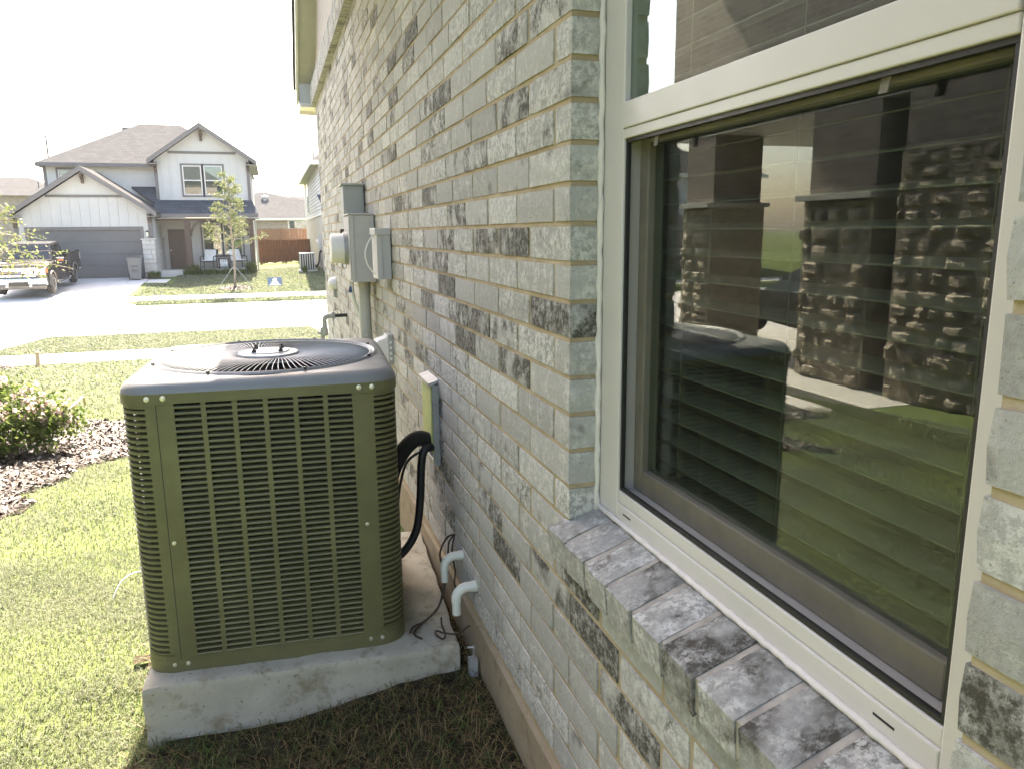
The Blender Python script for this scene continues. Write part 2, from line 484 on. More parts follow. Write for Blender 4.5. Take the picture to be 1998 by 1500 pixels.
def flat_quads(name, m, centers, ax, ay, rgb, parent=None, kind='stuff', pts=None):
    """many small leaf-like faces in one mesh (numpy): centers (N,3), half axes ax, ay (N,3)"""
    N = len(centers)
    v = np.empty((N, 4, 3), np.float32)
    v[:, 0] = centers - ay; v[:, 1] = centers + ax * 0.9 - ay * 0.1; v[:, 2] = centers + ay; v[:, 3] = centers - ax * 0.9 - ay * 0.1
    return raw_mesh(name, m, v.reshape(-1, 3), np.arange(N * 4).reshape(N, 4), np.repeat(rgb, 4, axis=0), parent, kind)
def raw_mesh(name, m, v, f, rgb, parent=None, kind='stuff'):
    me = bpy.data.meshes.new(name)
    k = f.shape[1]
    if parent is not None:
        L = wmat(parent).translation; v = v - np.array(L, np.float32)
    me.vertices.add(len(v)); me.vertices.foreach_set('co', np.ascontiguousarray(v, np.float32).ravel())
    me.loops.add(f.size); me.loops.foreach_set('vertex_index', f.astype(np.int32).ravel())
    me.polygons.add(len(f)); me.polygons.foreach_set('loop_start', np.arange(0, f.size, k, dtype=np.int32))
    me.polygons.foreach_set('loop_total', np.full(len(f), k, np.int32))
    me.update(calc_edges=True)
    ca = me.color_attributes.new('bk', 'FLOAT_COLOR', 'POINT')
    ca.data.foreach_set('color', np.concatenate([rgb, np.ones((len(rgb), 1))], 1).astype(np.float32).ravel())
    me.materials.append(MATS[m])
    o = bpy.data.objects.new(name, me); col.objects.link(o)
    if parent is not None: o.parent = parent
    WM[o.name] = wmat(parent)
    if kind: o['kind'] = kind
    return o
def blades(xy, zb, h, w, lean, rgb, name, m, parent=None):
    """bent grass blades: two quads narrowing to a tip"""
    N = len(xy)
    a = rng.uniform(0, 2 * np.pi, N); ln = rng.uniform(0.15, 1.0, N) * lean
    d = np.stack([np.cos(a), np.sin(a)], 1); s = np.stack([-d[:, 1], d[:, 0]], 1)
    v = np.empty((N, 5, 3), np.float32)
    b = np.concatenate([xy, zb[:, None]], 1)
    sw = np.concatenate([s * w[:, None], np.zeros((N, 1))], 1)
    mid = b + np.concatenate([d * (h * ln * 0.35)[:, None], (h * 0.6)[:, None]], 1)
    tip = b + np.concatenate([d * (h * ln)[:, None], (h * (1.0 - 0.35 * ln))[:, None]], 1)
    v[:, 0] = b - sw; v[:, 1] = b + sw; v[:, 2] = mid + sw * 0.75; v[:, 3] = mid - sw * 0.75; v[:, 4] = tip
    i = np.arange(N)[:, None] * 5
    f = np.concatenate([i + np.array([[0, 1, 2]]), i + np.array([[0, 2, 3]]), i + np.array([[3, 2, 4]])], 0)
    return raw_mesh(name, m, v.reshape(-1, 3), f, np.repeat(rgb, 5, axis=0), parent)

# ------------------------------------------------------------------ terrain
_PY = [-60, -6, 3.0, 17.4, 19.0, 22.35, 22.36, 31.04, 31.05, 32.3, 33.9, 41, 60, 600]
_PZ = [0.3, 0.0, 0.0, -1.10, -1.115, -1.125, -1.40, -1.40, -1.10, -1.03, -0.98, -0.55, -0.6, -0.6]
def zg(x, y):
    z = np.interp(y, _PY, _PZ)
    x = np.asarray(x, float); y = np.asarray(y, float)
    near = np.clip((4.5 - y) / 1.5, 0, 1)
    z = z + near * 0.055 * np.exp(-(np.clip(-x, 0, 9) / 0.42) ** 2)
    z = z - 0.04 * np.clip((2.55 - y) / 0.15, 0, 1) * np.clip((x + 1.35) / 0.2, 0, 1) * np.clip((-0.25 - x) / 0.35, 0, 1)
    z = z + np.clip((y - 36) / 6, 0, 1) * np.clip(0.05 * (x + 2), 0, 0.25)
    return z
def sheet(name, m, xs, ys, off=0.0, fn=None, kind='structure', jitter=0.0):
    xs = np.asarray(xs, float); ys = np.asarray(ys, float)
    X, Y = np.meshgrid(xs, ys)
    Z = (zg(X, Y) if fn is None else fn(X, Y)) + off
    if jitter: Z = Z + rng.normal(0, jitter, Z.shape)
    nx, ny = len(xs), len(ys)
    b = MB(); b.v = [tuple(p) for p in np.stack([X, Y, Z], -1).reshape(-1, 3)]
    b.f = [(j * nx + i, j * nx + i + 1, (j + 1) * nx + i + 1, (j + 1) * nx + i) for j in range(ny - 1) for i in range(nx - 1)]
    return b.build(name, m, None, smooth=True, kind=kind, fixn=False)

_ys = sorted(set(list(np.linspace(-60, -2, 12)) + list(np.linspace(-2, 5, 57)) + list(np.linspace(5, 17.3, 40)) + [17.4, 19.0, 22.35, 22.36, 31.04, 31.05, 32.3, 33.9] + list(np.linspace(19.5, 22, 5)) + list(np.linspace(34.5, 60, 22)) + [90, 150, 300, 600]))
_xs = sorted(set([-400, -150, -60, -30, -20] + list(np.linspace(-15, -4, 12)) + list(np.linspace(-3.8, 0.2, 51)) + list(np.linspace(0.5, 6, 10)) + [10, 20, 40, 90, 200, 400]))
sheet('lawn', 'lawn', _xs, _ys)

# street, kerbs, pavements
ST = -1.26
b = MB(); b.box(-200, 200, 22.37, 31.03, ST - 0.08, ST); b.build('road', 'road', None, kind='structure')
def kerb(name, x0, x1, y0, y1, label_far=False):
    b = MB(); n = max(1, int((x1 - x0) / 3.0)); w = (x1 - x0) / n
    top = -1.10
    o = None
    for i in range(n):
        seg = MB().box(x0 + i * w + 0.004, x0 + (i + 1) * w - 0.004, y0, y1, ST - 0.1, top)
        if o is None: o = seg.build(name, 'walk', None, bevel=0.03, kind='structure')
        else: seg.build('kerb_stone', 'walk', o, bevel=0.03)
    return o
kerb('kerb_far', -5.45, 60, 31.0, 31.16)
kerb('kerb_near', -6.15, 0.25, 22.24, 22.40)
def walk(name, x0, x1, y0, y1, joint=1.5, off=0.012):
    n = max(1, round((x1 - x0) / joint)); w = (x1 - x0) / n; o = None
    for i in range(n):
        a, c = x0 + i * w + 0.006, x0 + (i + 1) * w - 0.006
        s = MB(); zs = [float(zg(-10, y)) + off for y in (y0, y1)]
        s.hexa([(a, y0, zs[0] - 0.1), (c, y0, zs[0] - 0.1), (c, y1, zs[1] - 0.1), (a, y1, zs[1] - 0.1), (a, y0, zs[0]), (c, y0, zs[0]), (c, y1, zs[1]), (a, y1, zs[1])])
        if o is None: o = s.build(name, 'walk', None, kind='structure')
        else: s.build('slab', 'walk', o)
    return o
walk('pavement_near', -24, 14, 17.4, 19.0)
walk('pavement_far', -24, 20, 32.3, 33.9)
# driveway aprons and drives
def drive(name, quads):
    b = MB()
    for q in quads:
        b.add([(x, y, z) for x, y, z in q] + [(x, y, z - 0.12) for x, y, z in q], [(0, 1, 2, 3), (7, 6, 5, 4), (0, 4, 5, 1), (1, 5, 6, 2), (2, 6, 7, 3), (3, 7, 4, 0)])
    return b.build(name, 'walk', None, kind='structure')
drive('driveway_far', [[(-13.0, 30.85, -1.25), (-5.0, 30.85, -1.25), (-5.5, 31.1, -1.075), (-12.7, 31.1, -1.075)], [(-12.7, 31.1, -1.075), (-5.5, 31.1, -1.075), (-6.2, 32.3, -1.008), (-12.3, 32.3, -1.008)],
                       [(-12.3, 33.9, -0.962), (-6.25, 33.9, -0.962), (-6.25, 41.2, -0.535), (-12.3, 41.2, -0.535)]])
drive('driveway_neighbour', [[(-14.0, 19.0, -1.098), (-6.9, 19.0, -1.098), (-6.2, 22.25, -1.105), (-14.9, 22.25, -1.105)], [(-14.9, 22.25, -1.105), (-6.2, 22.25, -1.105), (-5.9, 22.55, -1.252), (-15.2, 22.55, -1.252)],
                       [(-13.6, 11.0, -0.60), (-7.6, 11.0, -0.60), (-7.6, 17.4, -1.085), (-13.6, 17.4, -1.085)]])
drive('driveway_near', [[(1.0, 19.0, -1.098), (8.0, 19.0, -1.098), (8.7, 22.25, -1.105), (0.3, 22.25, -1.105)], [(0.3, 22.25, -1.105), (8.7, 22.25, -1.105), (9.0, 22.55, -1.252), (0.0, 22.55, -1.252)]])
# path to the porch across the street
drive('porch_path', [[(-6.2, 38.6, -0.67), (-5.3, 38.4, -0.68), (-5.15, 42.2, -0.52), (-6.2, 42.2, -0.52)]])

# ------------------------------------------------------------------ the brick house beside the camera
HOUSE = empty('brick_house', (2.0, 4.0, 0), 0, 'grey whitewashed brick house with a window, seen along its side wall', 'house')
WY0, WY1, WZ0, WZ1 = 0.47, 1.414, 0.885, 2.20
YN, YF, ZT = -2.5, 9.05, 2.80
mw = MB()
for (y0, y1, z0, z1) in ((YN, WY0 - 0.007, 0.20, ZT + 0.2), (WY1 + 0.007, YF, 0.20, ZT + 0.2), (WY0 - 0.007, WY1 + 0.007, 0.20, WZ0 - 0.10), (WY0 - 0.007, WY1 + 0.007, WZ1, ZT + 0.2)):
    mw.box(0.0044, 0.13, y0, y1, z0, z1)
WALL = mw.build('side_wall', 'mortar', HOUSE)
# backing shell, so that the house is closed
sh = MB()
sh.box(0.13, 9.0, YF - 0.15, YF - 0.02, -0.2, ZT + 0.2); sh.box(0.13, 9.0, YN, YN + 0.12, -0.2, ZT + 0.2); sh.box(8.9, 9.0, YN, YF, -0.2, ZT + 0.2)
sh.build('outer_wall', 'farbrick_pale', HOUSE)
rm = MB()                                                         # the room behind the window
rm.box(0.20, 3.6, -1.6, -1.5, 0.1, 2.7); rm.box(0.20, 3.6, 2.9, 3.0, 0.1, 2.7); rm.box(3.5, 3.6, -1.5, 2.9, 0.1, 2.7)
rm.box(0.20, 3.5, -1.5, 2.9, 0.1, 0.2); rm.box(0.20, 3.5, -1.5, 2.9, 2.6, 2.7)
rm.box(0.185, 0.205, -1.6, WY0, 0.1, 2.7); rm.box(0.185, 0.205, WY1, 3.0, 0.1, 2.7); rm.box(0.185, 0.205, WY0, WY1, 0.1, WZ0 - 0.02); rm.box(0.185, 0.205, WY0, WY1, WZ1 + 0.02, 2.7)
rm.build('room', 'room_wall', HOUSE)
fd = MB()
_n = 60
for i in range(_n):
    y0, y1 = YN + (YF - YN) * i / _n, YN + (YF - YN) * (i + 1) / _n
    j0, j1 = 0.006 * math.sin(i * 1.7) + 0.003 * math.sin(i * 5.1), 0.006 * math.sin((i + 1) * 1.7) + 0.003 * math.sin((i + 1) * 5.1)
    fd.add([(-0.014, y0, -1.2), (-0.014, y1, -1.2), (-0.010, y1, 0.226 + j1), (-0.010, y0, 0.226 + j0), (0.10, y0, 0.236 + j0), (0.10, y1, 0.236 + j1)], [(0, 1, 2, 3), (3, 2, 5, 4)])
fd.box(-0.012, 8.9, YF - 0.14, YF - 0.10, -1.2, 0.22)
fd.build('foundation', 'foundation', HOUSE)

# bricks -------------------------------------------------------------
C0, CH, PL, JT = 1.845, 0.0762, 0.254, 0.0098
DARK_AT = [at_x(px, py, 0)[1:] for px, py in ((997, 212), (935, 318), (1005, 478), (945, 480), (905, 640), (935, 632), (1070, 620), (1003, 722), (845, 395), (790, 378), (858, 458), (886, 432), (862, 560), (800, 515), (770, 95), (735, 150), (800, 60), (850, 215), (765, 290), (1165, 1255), (1105, 1120), (1010, 1090), (1700 + 250, 1330), (940, 960), (800, 690), (850, 800), (700, 470), (990, 700), (690, 120), (715, 225), (660, 330), (1210, 1420))]
bricks = []
for k in range(-14, 22):
    z0 = C0 - k * CH; z1 = z0 + CH
    if z0 < 0.235 - 0.01 or z1 > ZT + 0.22: continue
    off = (0.0 if k % 2 == 0 else 0.091) + WY1
    i0 = math.floor((YN - off) / PL); i1 = math.ceil((YF - off) / PL)
    for i in range(i0, i1 + 1):
        ya, yb = off + i * PL, off + (i + 1) * PL
        ya, yb = max(ya, YN), min(yb, YF)
        segs = [(ya, yb)]
        zc = (z0 + z1) / 2
        if z0 + JT > WZ0 - 0.12 and z0 < WZ1 - 0.01:
            a0, a1 = WY0, WY1
            segs = []
            if ya < a0: segs.append((ya, min(yb, a0)))
            if yb > a1: segs.append((max(ya, a1), yb))
        for (a, c) in segs:
            if c - a < 0.04: continue
            za, zb_ = z0 + JT / 2, z1 - JT / 2
            bricks.append([a + (JT / 2 if a != WY1 else 0), c - (JT / 2 if c != WY0 else 0), za, zb_])
# beyond the window, the courses behind the sill are cut short by its bricks
def brick_rgb(y, z, u=None):
    d = random.random()
    dk = random.uniform(0.0, 0.20)
    if y > 2.6 and d < 0.24: dk = random.uniform(0.30, 0.62)
    elif d < 0.12: dk = random.uniform(0.22, 0.42)
    return [dk, random.uniform(0.0, 0.8) ** 1.2, random.uniform(0.1, 1.0)]
dk_idx = {}
for (dy, dz) in DARK_AT:
    for n, (a, c, z0, z1) in enumerate(bricks):
        if a - .006 <= dy <= c + .006 and z0 - .006 <= dz <= z1 + .006: dk_idx[n] = random.uniform(0.46, 0.62)
def brick_geo(b, y0, y1, z0, z1, rgb, nx=5, nz=2, xf=0.0, xb=0.095, jit=0.0006):
    """one brick: uneven front face, worn outline, ends and beds running back"""
    x_ = xf + random.uniform(-0.0016, 0.0012)
    n0 = len(b.v); vs = []
    for j in range(nz + 1):
        for i in range(nx + 1):
            y = y0 + (y1 - y0) * i / nx; z = z0 + (z1 - z0) * j / nz
            edge = i in (0, nx) or j in (0, nz)
            corner = i in (0, nx) and j in (0, nz)
            x = x_ + (0.0016 if edge else 0) + (0.001 if corner else 0) + random.uniform(-jit, jit)
            if i == 0: y += random.uniform(0, 0.0016) + (0.002 if corner else 0)
            if i == nx: y -= random.uniform(0, 0.0016) + (0.002 if corner else 0)
            if j == 0: z += random.uniform(0, 0.0014)
            if j == nz: z -= random.uniform(0, 0.0014)
            vs.append((x, y, z))
    fs = [(j * (nx + 1) + i, (j + 1) * (nx + 1) + i, (j + 1) * (nx + 1) + i + 1, j * (nx + 1) + i + 1) for j in range(nz) for i in range(nx)]
    loop = [i for i in range(nx + 1)] + [j * (nx + 1) + nx for j in range(1, nz + 1)] + [nz * (nx + 1) + i for i in range(nx - 1, -1, -1)] + [j * (nx + 1) for j in range(nz - 1, 0, -1)]
    nb = len(vs)
    for q in loop:
        p = vs[q]; vs.append((xb, min(max(p[1], y0 + .001), y1 - .001), p[2]))
    L = len(loop)
    fs += [(loop[q], loop[(q + 1) % L], nb + (q + 1) % L, nb + q) for q in range(L)]
    b.add(vs, fs, rgb)
def px_size(y, z):
    px, py, d = to_px((0, y, z))
    if d < 0.15 or px < -150 or px > 2200 or py < -120 or py > 1650: return 0
    return 1.0 / max(y, 0.3) ** 2 if y > 0 else 0
order = sorted(range(len(bricks)), key=lambda n: -px_size((bricks[n][0] + bricks[n][1]) / 2, (bricks[n][2] + bricks[n][3]) / 2))
own = set(order[:290])
rest = MB()
for n, (a, c, z0, z1) in enumerate(bricks):
    rgb = brick_rgb((a + c) / 2, z0)
    if n in dk_idx: rgb[0] = dk_idx[n]; rgb[1] *= 0.5
    if n in own:
        b = MB(); brick_geo(b, a, c, z0, z1, rgb)
        b.build('brick', 'brick', WALL, origin=(0.05, (a + c) / 2, (z0 + z1) / 2), fixn=False)
    else:
        brick_geo(rest, a, c, z0, z1, rgb, 3, 1)
rest.build('far_bricks', 'brick', WALL, kind='stuff', fixn=False)

# brick window sill ------------------------------------------------------
PS = 0.1005
ny = 10
for i in range(ny):
    y1 = 1.442 - i * PS; y0 = y1 - PS + 0.011
    b = MB()
    rgb = [[0.22, 0.20, 0.10][q] + random.uniform(-0.06, 0.10) for q in range(3)]
    if i in (3, 5, 7, 9): rgb[0] = [0.34, 0.52, 0.42, 0.46][(i - 3) // 2]; rgb[1] = 0.15
    if i in (4, 8): rgb[1] = 0.5
    j = [random.uniform(-0.002, 0.002) for _ in range(8)]
    nx_, nz_ = 6, 3
    top = []
    for ix in range(nx_ + 1):
        for iy in range(nz_ + 1):
            x = -0.036 + 0.122 * ix / nx_; y = y0 + (y1 - y0) * iy / nz_
            ed = ix == 0 or iy in (0, nz_)
            z = 0.842 + 0.043 * ix / nx_ - (0.0035 if ed else 0) + random.uniform(-0.0012, 0.0012)
            if ix == 0: x += random.uniform(-0.001, 0.003)
            if iy == 0: y += random.uniform(0, 0.002)
            if iy == nz_: y -= random.uniform(0, 0.002)
            top.append((x, y, z))
    w = nz_ + 1
    vs = list(top); fs = [(ix * w + iy, (ix + 1) * w + iy, (ix + 1) * w + iy + 1, ix * w + iy + 1) for ix in range(nx_) for iy in range(nz_)]
    loop = [ix * w for ix in range(nx_ + 1)] + [nx_ * w + iy for iy in range(1, w)] + [ix * w + w - 1 for ix in range(nx_ - 1, -1, -1)] + [iy for iy in range(w - 2, 0, -1)]
    nb = len(vs)
    for q in loop:
        p = top[q]; vs.append((p[0] + 0.006, p[1], p[2] - 0.060 + random.uniform(-0.001, 0.001)))
    L = len(loop)
    fs += [(loop[q], nb + q, nb + (q + 1) % L, loop[(q + 1) % L]) for q in range(L)] + [tuple(nb + q for q in range(L))]
    b.add(vs, fs, rgb)
    b.build('sill_brick', 'brick', WALL, origin=(0.02, (y0 + y1) / 2, 0.84))
b = MB()
b.hexa([(-0.027, 1.442 - ny * PS, 0.786), (0.09, 1.442 - ny * PS, 0.80), (0.09, 1.438, 0.80), (-0.027, 1.438, 0.786), (-0.0285, 1.442 - ny * PS, 0.8385), (0.09, 1.442 - ny * PS, 0.8825), (0.09, 1.438, 0.8825), (-0.0285, 1.438, 0.8385)])
b.build('sill_mortar', 'sill_joint', WALL)

# window ------------------------------------------------------------------
b = MB()
b.box(0.070, 0.150, 1.327, 1.418, 0.885, 2.22)          # left jamb of the frame
b.box(0.070, 0.150, 0.450, 0.541, 0.885, 2.22)          # right jamb
b.box(0.0695, 0.16, 0.5412, 1.3268, 0.884, 0.9215)      # bottom, outer step
b.box(0.0725, 0.16, 0.5413, 1.3267, 0.9217, 0.946)
b.box(0.070, 0.15, 0.5412, 1.3268, 2.14, 2.22)
WIN = b.build('window', 'vinyl', HOUSE, bevel=0.0025, label='cream vinyl single hung window with an insect screen over the lower half')
b = MB(); b.box(0.0665, 0.118, 0.5414, 1.3266, 1.631, 1.676); b.box(0.0695, 0.116, 0.5416, 1.3264, 1.613, 1.6306)
b.build('meeting_rail', 'vinyl', WIN, bevel=0.002)
b = MB()
b.box(0.082, 0.0845, 0.541, 1.327, 1.676, 2.14); b.build('upper_pane', 'pane_glass', WIN)
b = MB()                                                 # lower sash, set further in
b.box(0.104, 0.138, 1.293, 1.3265, 0.947, 1.612); b.box(0.104, 0.138, 0.5415, 0.575, 0.947, 1.612)
b.box(0.105, 0.137, 0.5752, 1.2928, 0.947, 0.993); b.box(0.105, 0.137, 0.5752, 1.2928, 1.603, 1.612)
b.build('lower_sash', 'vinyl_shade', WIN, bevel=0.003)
b = MB(); b.box(0.118, 0.1205, 0.575, 1.293, 0.993, 1.603); b.build('lower_pane', 'pane_glass', WIN)
b = MB()
b.box(0.0745, 0.083, 0.543, 1.3255, 0.9475, 0.953); b.box(0.0745, 0.083, 0.543, 1.3255, 1.6065, 1.612)
b.box(0.0745, 0.083, 1.3205, 1.3255, 0.9535, 1.606); b.box(0.0745, 0.083, 0.543, 0.548, 0.9535, 1.606)
b.build('screen_frame', 'black_plastic', WIN)
b = MB(); b.add([(0.0785, 0.547, 0.952), (0.0785, 1.322, 0.952), (0.0785, 1.322, 1.608), (0.0785, 0.547, 1.608)], [(0, 1, 2, 3)])
b.build('insect_screen', 'screen', WIN)
for yy in (1.215, 0.70):
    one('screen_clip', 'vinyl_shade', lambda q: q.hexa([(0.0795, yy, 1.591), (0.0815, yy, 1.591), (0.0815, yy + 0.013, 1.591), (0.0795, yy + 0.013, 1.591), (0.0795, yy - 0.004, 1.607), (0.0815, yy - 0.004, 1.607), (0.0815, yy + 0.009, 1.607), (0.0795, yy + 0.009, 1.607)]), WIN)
for yy in (1.265, 0.60):
    bx('weep_slot', 'ac_seam', WIN, 0.0689, 0.0700, yy, yy + 0.032, 0.9045, 0.9075)
# caulk bead round the frame, lumpy against the brick
b = MB()
for (p0, p1) in (((0.064, 1.413, 0.872), (0.064, 1.413, 2.22)), ((0.064, 0.474, 0.872), (0.064, 0.474, 2.22))):
    n = 60
    pts = [(p0[0] + 0.0012 * math.sin(i * 2.3), p0[1] + 0.0008 * math.sin(i * 1.3), p0[2] + (p1[2] - p0[2]) * i / n) for i in range(n + 1)]
    b.tube(pts, [0.0062 + 0.0016 * math.sin(i * 1.9) * math.sin(i * 0.7) for i in range(n + 1)], 7)
n = 70
b.tube([(0.067 + 0.0006 * math.sin(i * 1.7), 1.415 - 0.95 * i / n, 0.8855 + 0.0006 * math.sin(i * 2.9)) for i in range(n + 1)], [0.0058 + 0.0008 * math.sin(i * 2.1) * math.sin(i * 0.9) for i in range(n + 1)], 7)
b.build('caulk', 'caulk', WIN, smooth=True)
# blind behind the glass
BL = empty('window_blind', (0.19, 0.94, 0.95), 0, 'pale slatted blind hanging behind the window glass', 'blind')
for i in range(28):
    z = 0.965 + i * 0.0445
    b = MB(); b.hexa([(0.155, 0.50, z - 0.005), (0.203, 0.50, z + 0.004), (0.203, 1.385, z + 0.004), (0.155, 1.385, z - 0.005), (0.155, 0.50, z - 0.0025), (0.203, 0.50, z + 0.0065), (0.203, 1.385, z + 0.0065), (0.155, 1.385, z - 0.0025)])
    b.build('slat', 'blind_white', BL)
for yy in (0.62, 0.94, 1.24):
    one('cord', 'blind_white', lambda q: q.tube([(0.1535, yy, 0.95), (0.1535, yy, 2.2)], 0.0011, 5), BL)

# belt course, gable, rake and cornice -------------------------------------
b = MB()
n = int((YF - YN) / 0.0762)
for i in range(n):
    y0 = YN + i * 0.0762
    brick_geo(b, y0 + 0.004, y0 + 0.0722, ZT + 0.005, ZT + 0.205, [random.uniform(0.1, 0.4), random.uniform(0.2, 0.6), random.uniform(0.2, 0.8)], 1, 3, -0.05, 0.03)
b.build('belt_course', 'brick', HOUSE, kind='stuff', fixn=False)
bx('belt_bed', 'mortar', HOUSE, -0.042, 0.02, YN, YF, ZT + 0.012, ZT + 0.198)
YE, ZE, SL, YR, YB = 9.35, 2.90, 0.667, 7.0, 4.72     # eave end, underside height, pitch, ridge, back foot of the side gable
EX, EZ = -0.56, 2.93                                  # level eave along the rest of the wall
def zr(y): return ZE + SL * (YE - y) if y >= YR else ZE + SL * (YE - YR) - SL * (YR - y)
b = MB(); b.prism([(YF, ZT + 0.2), (YF, zr(YF) + .02), (YR, zr(YR) + .02), (YB, zr(YB) + .02), (YB, ZT + 0.2)], 0.012, 0.13, 'X')
b.build('gable_wall', 'farbrick_pale', HOUSE)
b = MB()
for (ya, yb) in ((YE, YR), (YR, YB)):
    b.hexa([(-0.16, ya, zr(ya)), (0.10, ya, zr(ya)), (0.10, yb, zr(yb)), (-0.16, yb, zr(yb)), (-0.16, ya, zr(ya) + 0.02), (0.10, ya, zr(ya) + 0.02), (0.10, yb, zr(yb) + 0.02), (-0.16, yb, zr(yb) + 0.02)])
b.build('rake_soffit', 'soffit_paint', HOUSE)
b = MB()
for (ya, yb) in ((YE + 0.02, YR), (YR, YB)):
    b.hexa([(-0.185, ya, zr(ya) - 0.02), (-0.161, ya, zr(ya) - 0.02), (-0.161, yb, zr(yb) - 0.02), (-0.185, yb, zr(yb) - 0.02), (-0.185, ya, zr(ya) + 0.17), (-0.161, ya, zr(ya) + 0.17), (-0.161, yb, zr(yb) + 0.17), (-0.185, yb, zr(yb) + 0.17)])
b.build('rake_board', 'fascia_paint', HOUSE)
b = MB()
for (ya, yb) in ((YE + 0.06, YR), (YR, YB)):
    b.hexa([(-0.21, ya, zr(ya) + 0.172), (9.0, ya, zr(ya) + 0.172), (9.0, yb, zr(yb) + 0.172), (-0.21, yb, zr(yb) + 0.172), (-0.21, ya, zr(ya) + 0.20), (9.0, ya, zr(ya) + 0.20), (9.0, yb, zr(yb) + 0.20), (-0.21, yb, zr(yb) + 0.20)])
ry0, ry1 = YN - 0.3, YB + 0.3
b.add([(EX, ry0, EZ + 0.13), (EX, ry1, EZ + 0.13), (4.5, ry1, EZ + 2.9), (4.5, ry0, EZ + 2.9), (9.3, ry1, EZ + 0.13), (9.3, ry0, EZ + 0.13)], [(0, 1, 2, 3), (3, 2, 4, 5), (0, 3, 5), (1, 4, 2)])
b.build('roof', 'shingle', HOUSE)
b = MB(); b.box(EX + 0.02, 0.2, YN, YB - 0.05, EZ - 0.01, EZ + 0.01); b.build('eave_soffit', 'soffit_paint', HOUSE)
b = MB(); b.box(EX, EX + 0.019, YN - 0.3, YB - 0.02, EZ - 0.03, EZ + 0.128); b.build('eave_board', 'fascia_paint', HOUSE)
b = MB(); b.box(-0.158, 0.0, 9.03, 9.33, ZE - 0.10, ZE - 0.06); b.box(-0.159, 9.0, 9.331, 9.36, ZE - 0.14, ZE + 0.12); b.box(0.0, 9.0, 9.05, 9.33, ZE - 0.11, ZE - 0.09)
b.build('cornice_return', 'fascia_paint', HOUSE)
b = MB(); b.box(-0.1575, 0.0, 9.031, 9.05, ZE - 0.058, ZE + 0.14); b.build('cornice_cheek', 'siding_grey', HOUSE)

# ------------------------------------------------------------------ concrete pad
PADZ = 0.16
PAD = empty('concrete_pad', (-0.512, 2.70, 0), R_(-3.2), 'stained concrete slab under the air conditioner', 'slab')
def rough_block(x0, x1, y0, y1, z0, z1, st, amp):
    bm = bmesh.new()
    bmesh.ops.create_cube(bm, size=1.0)
    for v in bm.verts:
        v.co = Vector((x0 if v.co.x < 0 else x1, y0 if v.co.y < 0 else y1, z0 if v.co.z < 0 else z1))
    bmesh.ops.bevel(bm, geom=list(bm.edges), offset=0.014, segments=2, affect='EDGES', profile=0.6)
    n = int(max(x1 - x0, y1 - y0) / st)
    bmesh.ops.subdivide_edges(bm, edges=[e for e in bm.edges if e.calc_length() > st * 2], cuts=n, use_grid_fill=True)
    from mathutils import noise
    for v in bm.verts:
        v.co += Vector(noise.noise_vector(v.co * 9)) * amp + Vector(noise.noise_vector(v.co * 31)) * amp * 0.4
    b = MB(); b.v = [tuple(v.co) for v in bm.verts]; bm.verts.index_update()
    b.f = [tuple(v.index for v in f.verts) for f in bm.faces]; bm.free()
    return b
rough_block(-0.465, 0.475, -0.49, 0.52, -0.12, PADZ, 0.03, 0.006).build('slab', 'pad_concrete', PAD, smooth='auto', local=True)

# ------------------------------------------------------------------ air conditioner
AC = empty('air_conditioner', (-0.589, 2.668, PADZ - 0.006), R_(-2.9), 'olive grey louvred air conditioner standing on a concrete slab by the brick wall', 'air conditioner')
AC.scale = (1.0, 1.0, 1.045)
HW, RC = 0.388, 0.084                   # half width, corner radius
Z0, Z1 = 0.022, 0.800                   # louvred body
def rsq(hw, r, n=8):
    """rounded square outline, counter-clockwise from the front (-y) side"""
    out = []
    for cx_, cy_, a0 in ((hw - r, -hw + r, -90), (hw - r, hw - r, 0), (-hw + r, hw - r, 90), (-hw + r, -hw + r, 180)):
        for i in range(n + 1):
            a = R_(a0 + 90 * i / n); out.append((cx_ + r * math.cos(a), cy_ + r * math.sin(a)))
    return out
def loft(b, rings):
    n = len(rings[0]); n0 = len(b.v)
    vs = [p for r in rings for p in r]
    fs = [(i * n + k, i * n + (k + 1) % n, (i + 1) * n + (k + 1) % n, (i + 1) * n + k) for i in range(len(rings) - 1) for k in range(n)]
    b.add(vs, fs)
b = MB()
loft(b, [[(x, y, z) for x, y in rsq(h, RC)] for h, z in ((HW - 0.012, 0.0), (HW + 0.001, 0.0), (HW + 0.001, 0.046), (HW - 0.012, 0.046))])
b.build('base_pan', 'ac_paint', AC, local=True, smooth='auto')
# top cap: skirt, rounded shoulder, plate with the round fan opening
FR = 0.336
b = MB()
def sq(h, z, r=RC, n=8): return [(x, y, z) for x, y in rsq(h, r, n)]
loft(b, [sq(HW + 0.0005, 0.798), sq(HW + 0.004, 0.796), sq(HW + 0.004, 0.824), sq(HW + 0.001, 0.826)])
b.build('cap_skirt', 'ac_paint', AC, local=True, smooth='auto')
b = MB()
N = 32 * 4
def arcpts(hw, r, z, N):
    """outline resampled by angle so that it pairs with the circle"""
    out = []
    poly = rsq(hw, r, 16)
    for k in range(N):
        a = 2 * math.pi * k / N; dx, dy = math.cos(a), math.sin(a)
        best = None
        for i in range(len(poly)):
            (x1, y1), (x2, y2) = poly[i], poly[(i + 1) % len(poly)]
            den = dx * (y2 - y1) - dy * (x2 - x1)
            if abs(den) < 1e-12: continue
            t = (x1 * (y2 - y1) - y1 * (x2 - x1)) / den
            u = (x1 * dy - y1 * dx) / den
            if t > 0 and -1e-6 <= u <= 1 + 1e-6: best = t
        out.append((dx * best, dy * best, z))
    return out
circ = lambda r, z: [(r * math.cos(2 * math.pi * k / N), r * math.sin(2 * math.pi * k / N), z) for k in range(N)]
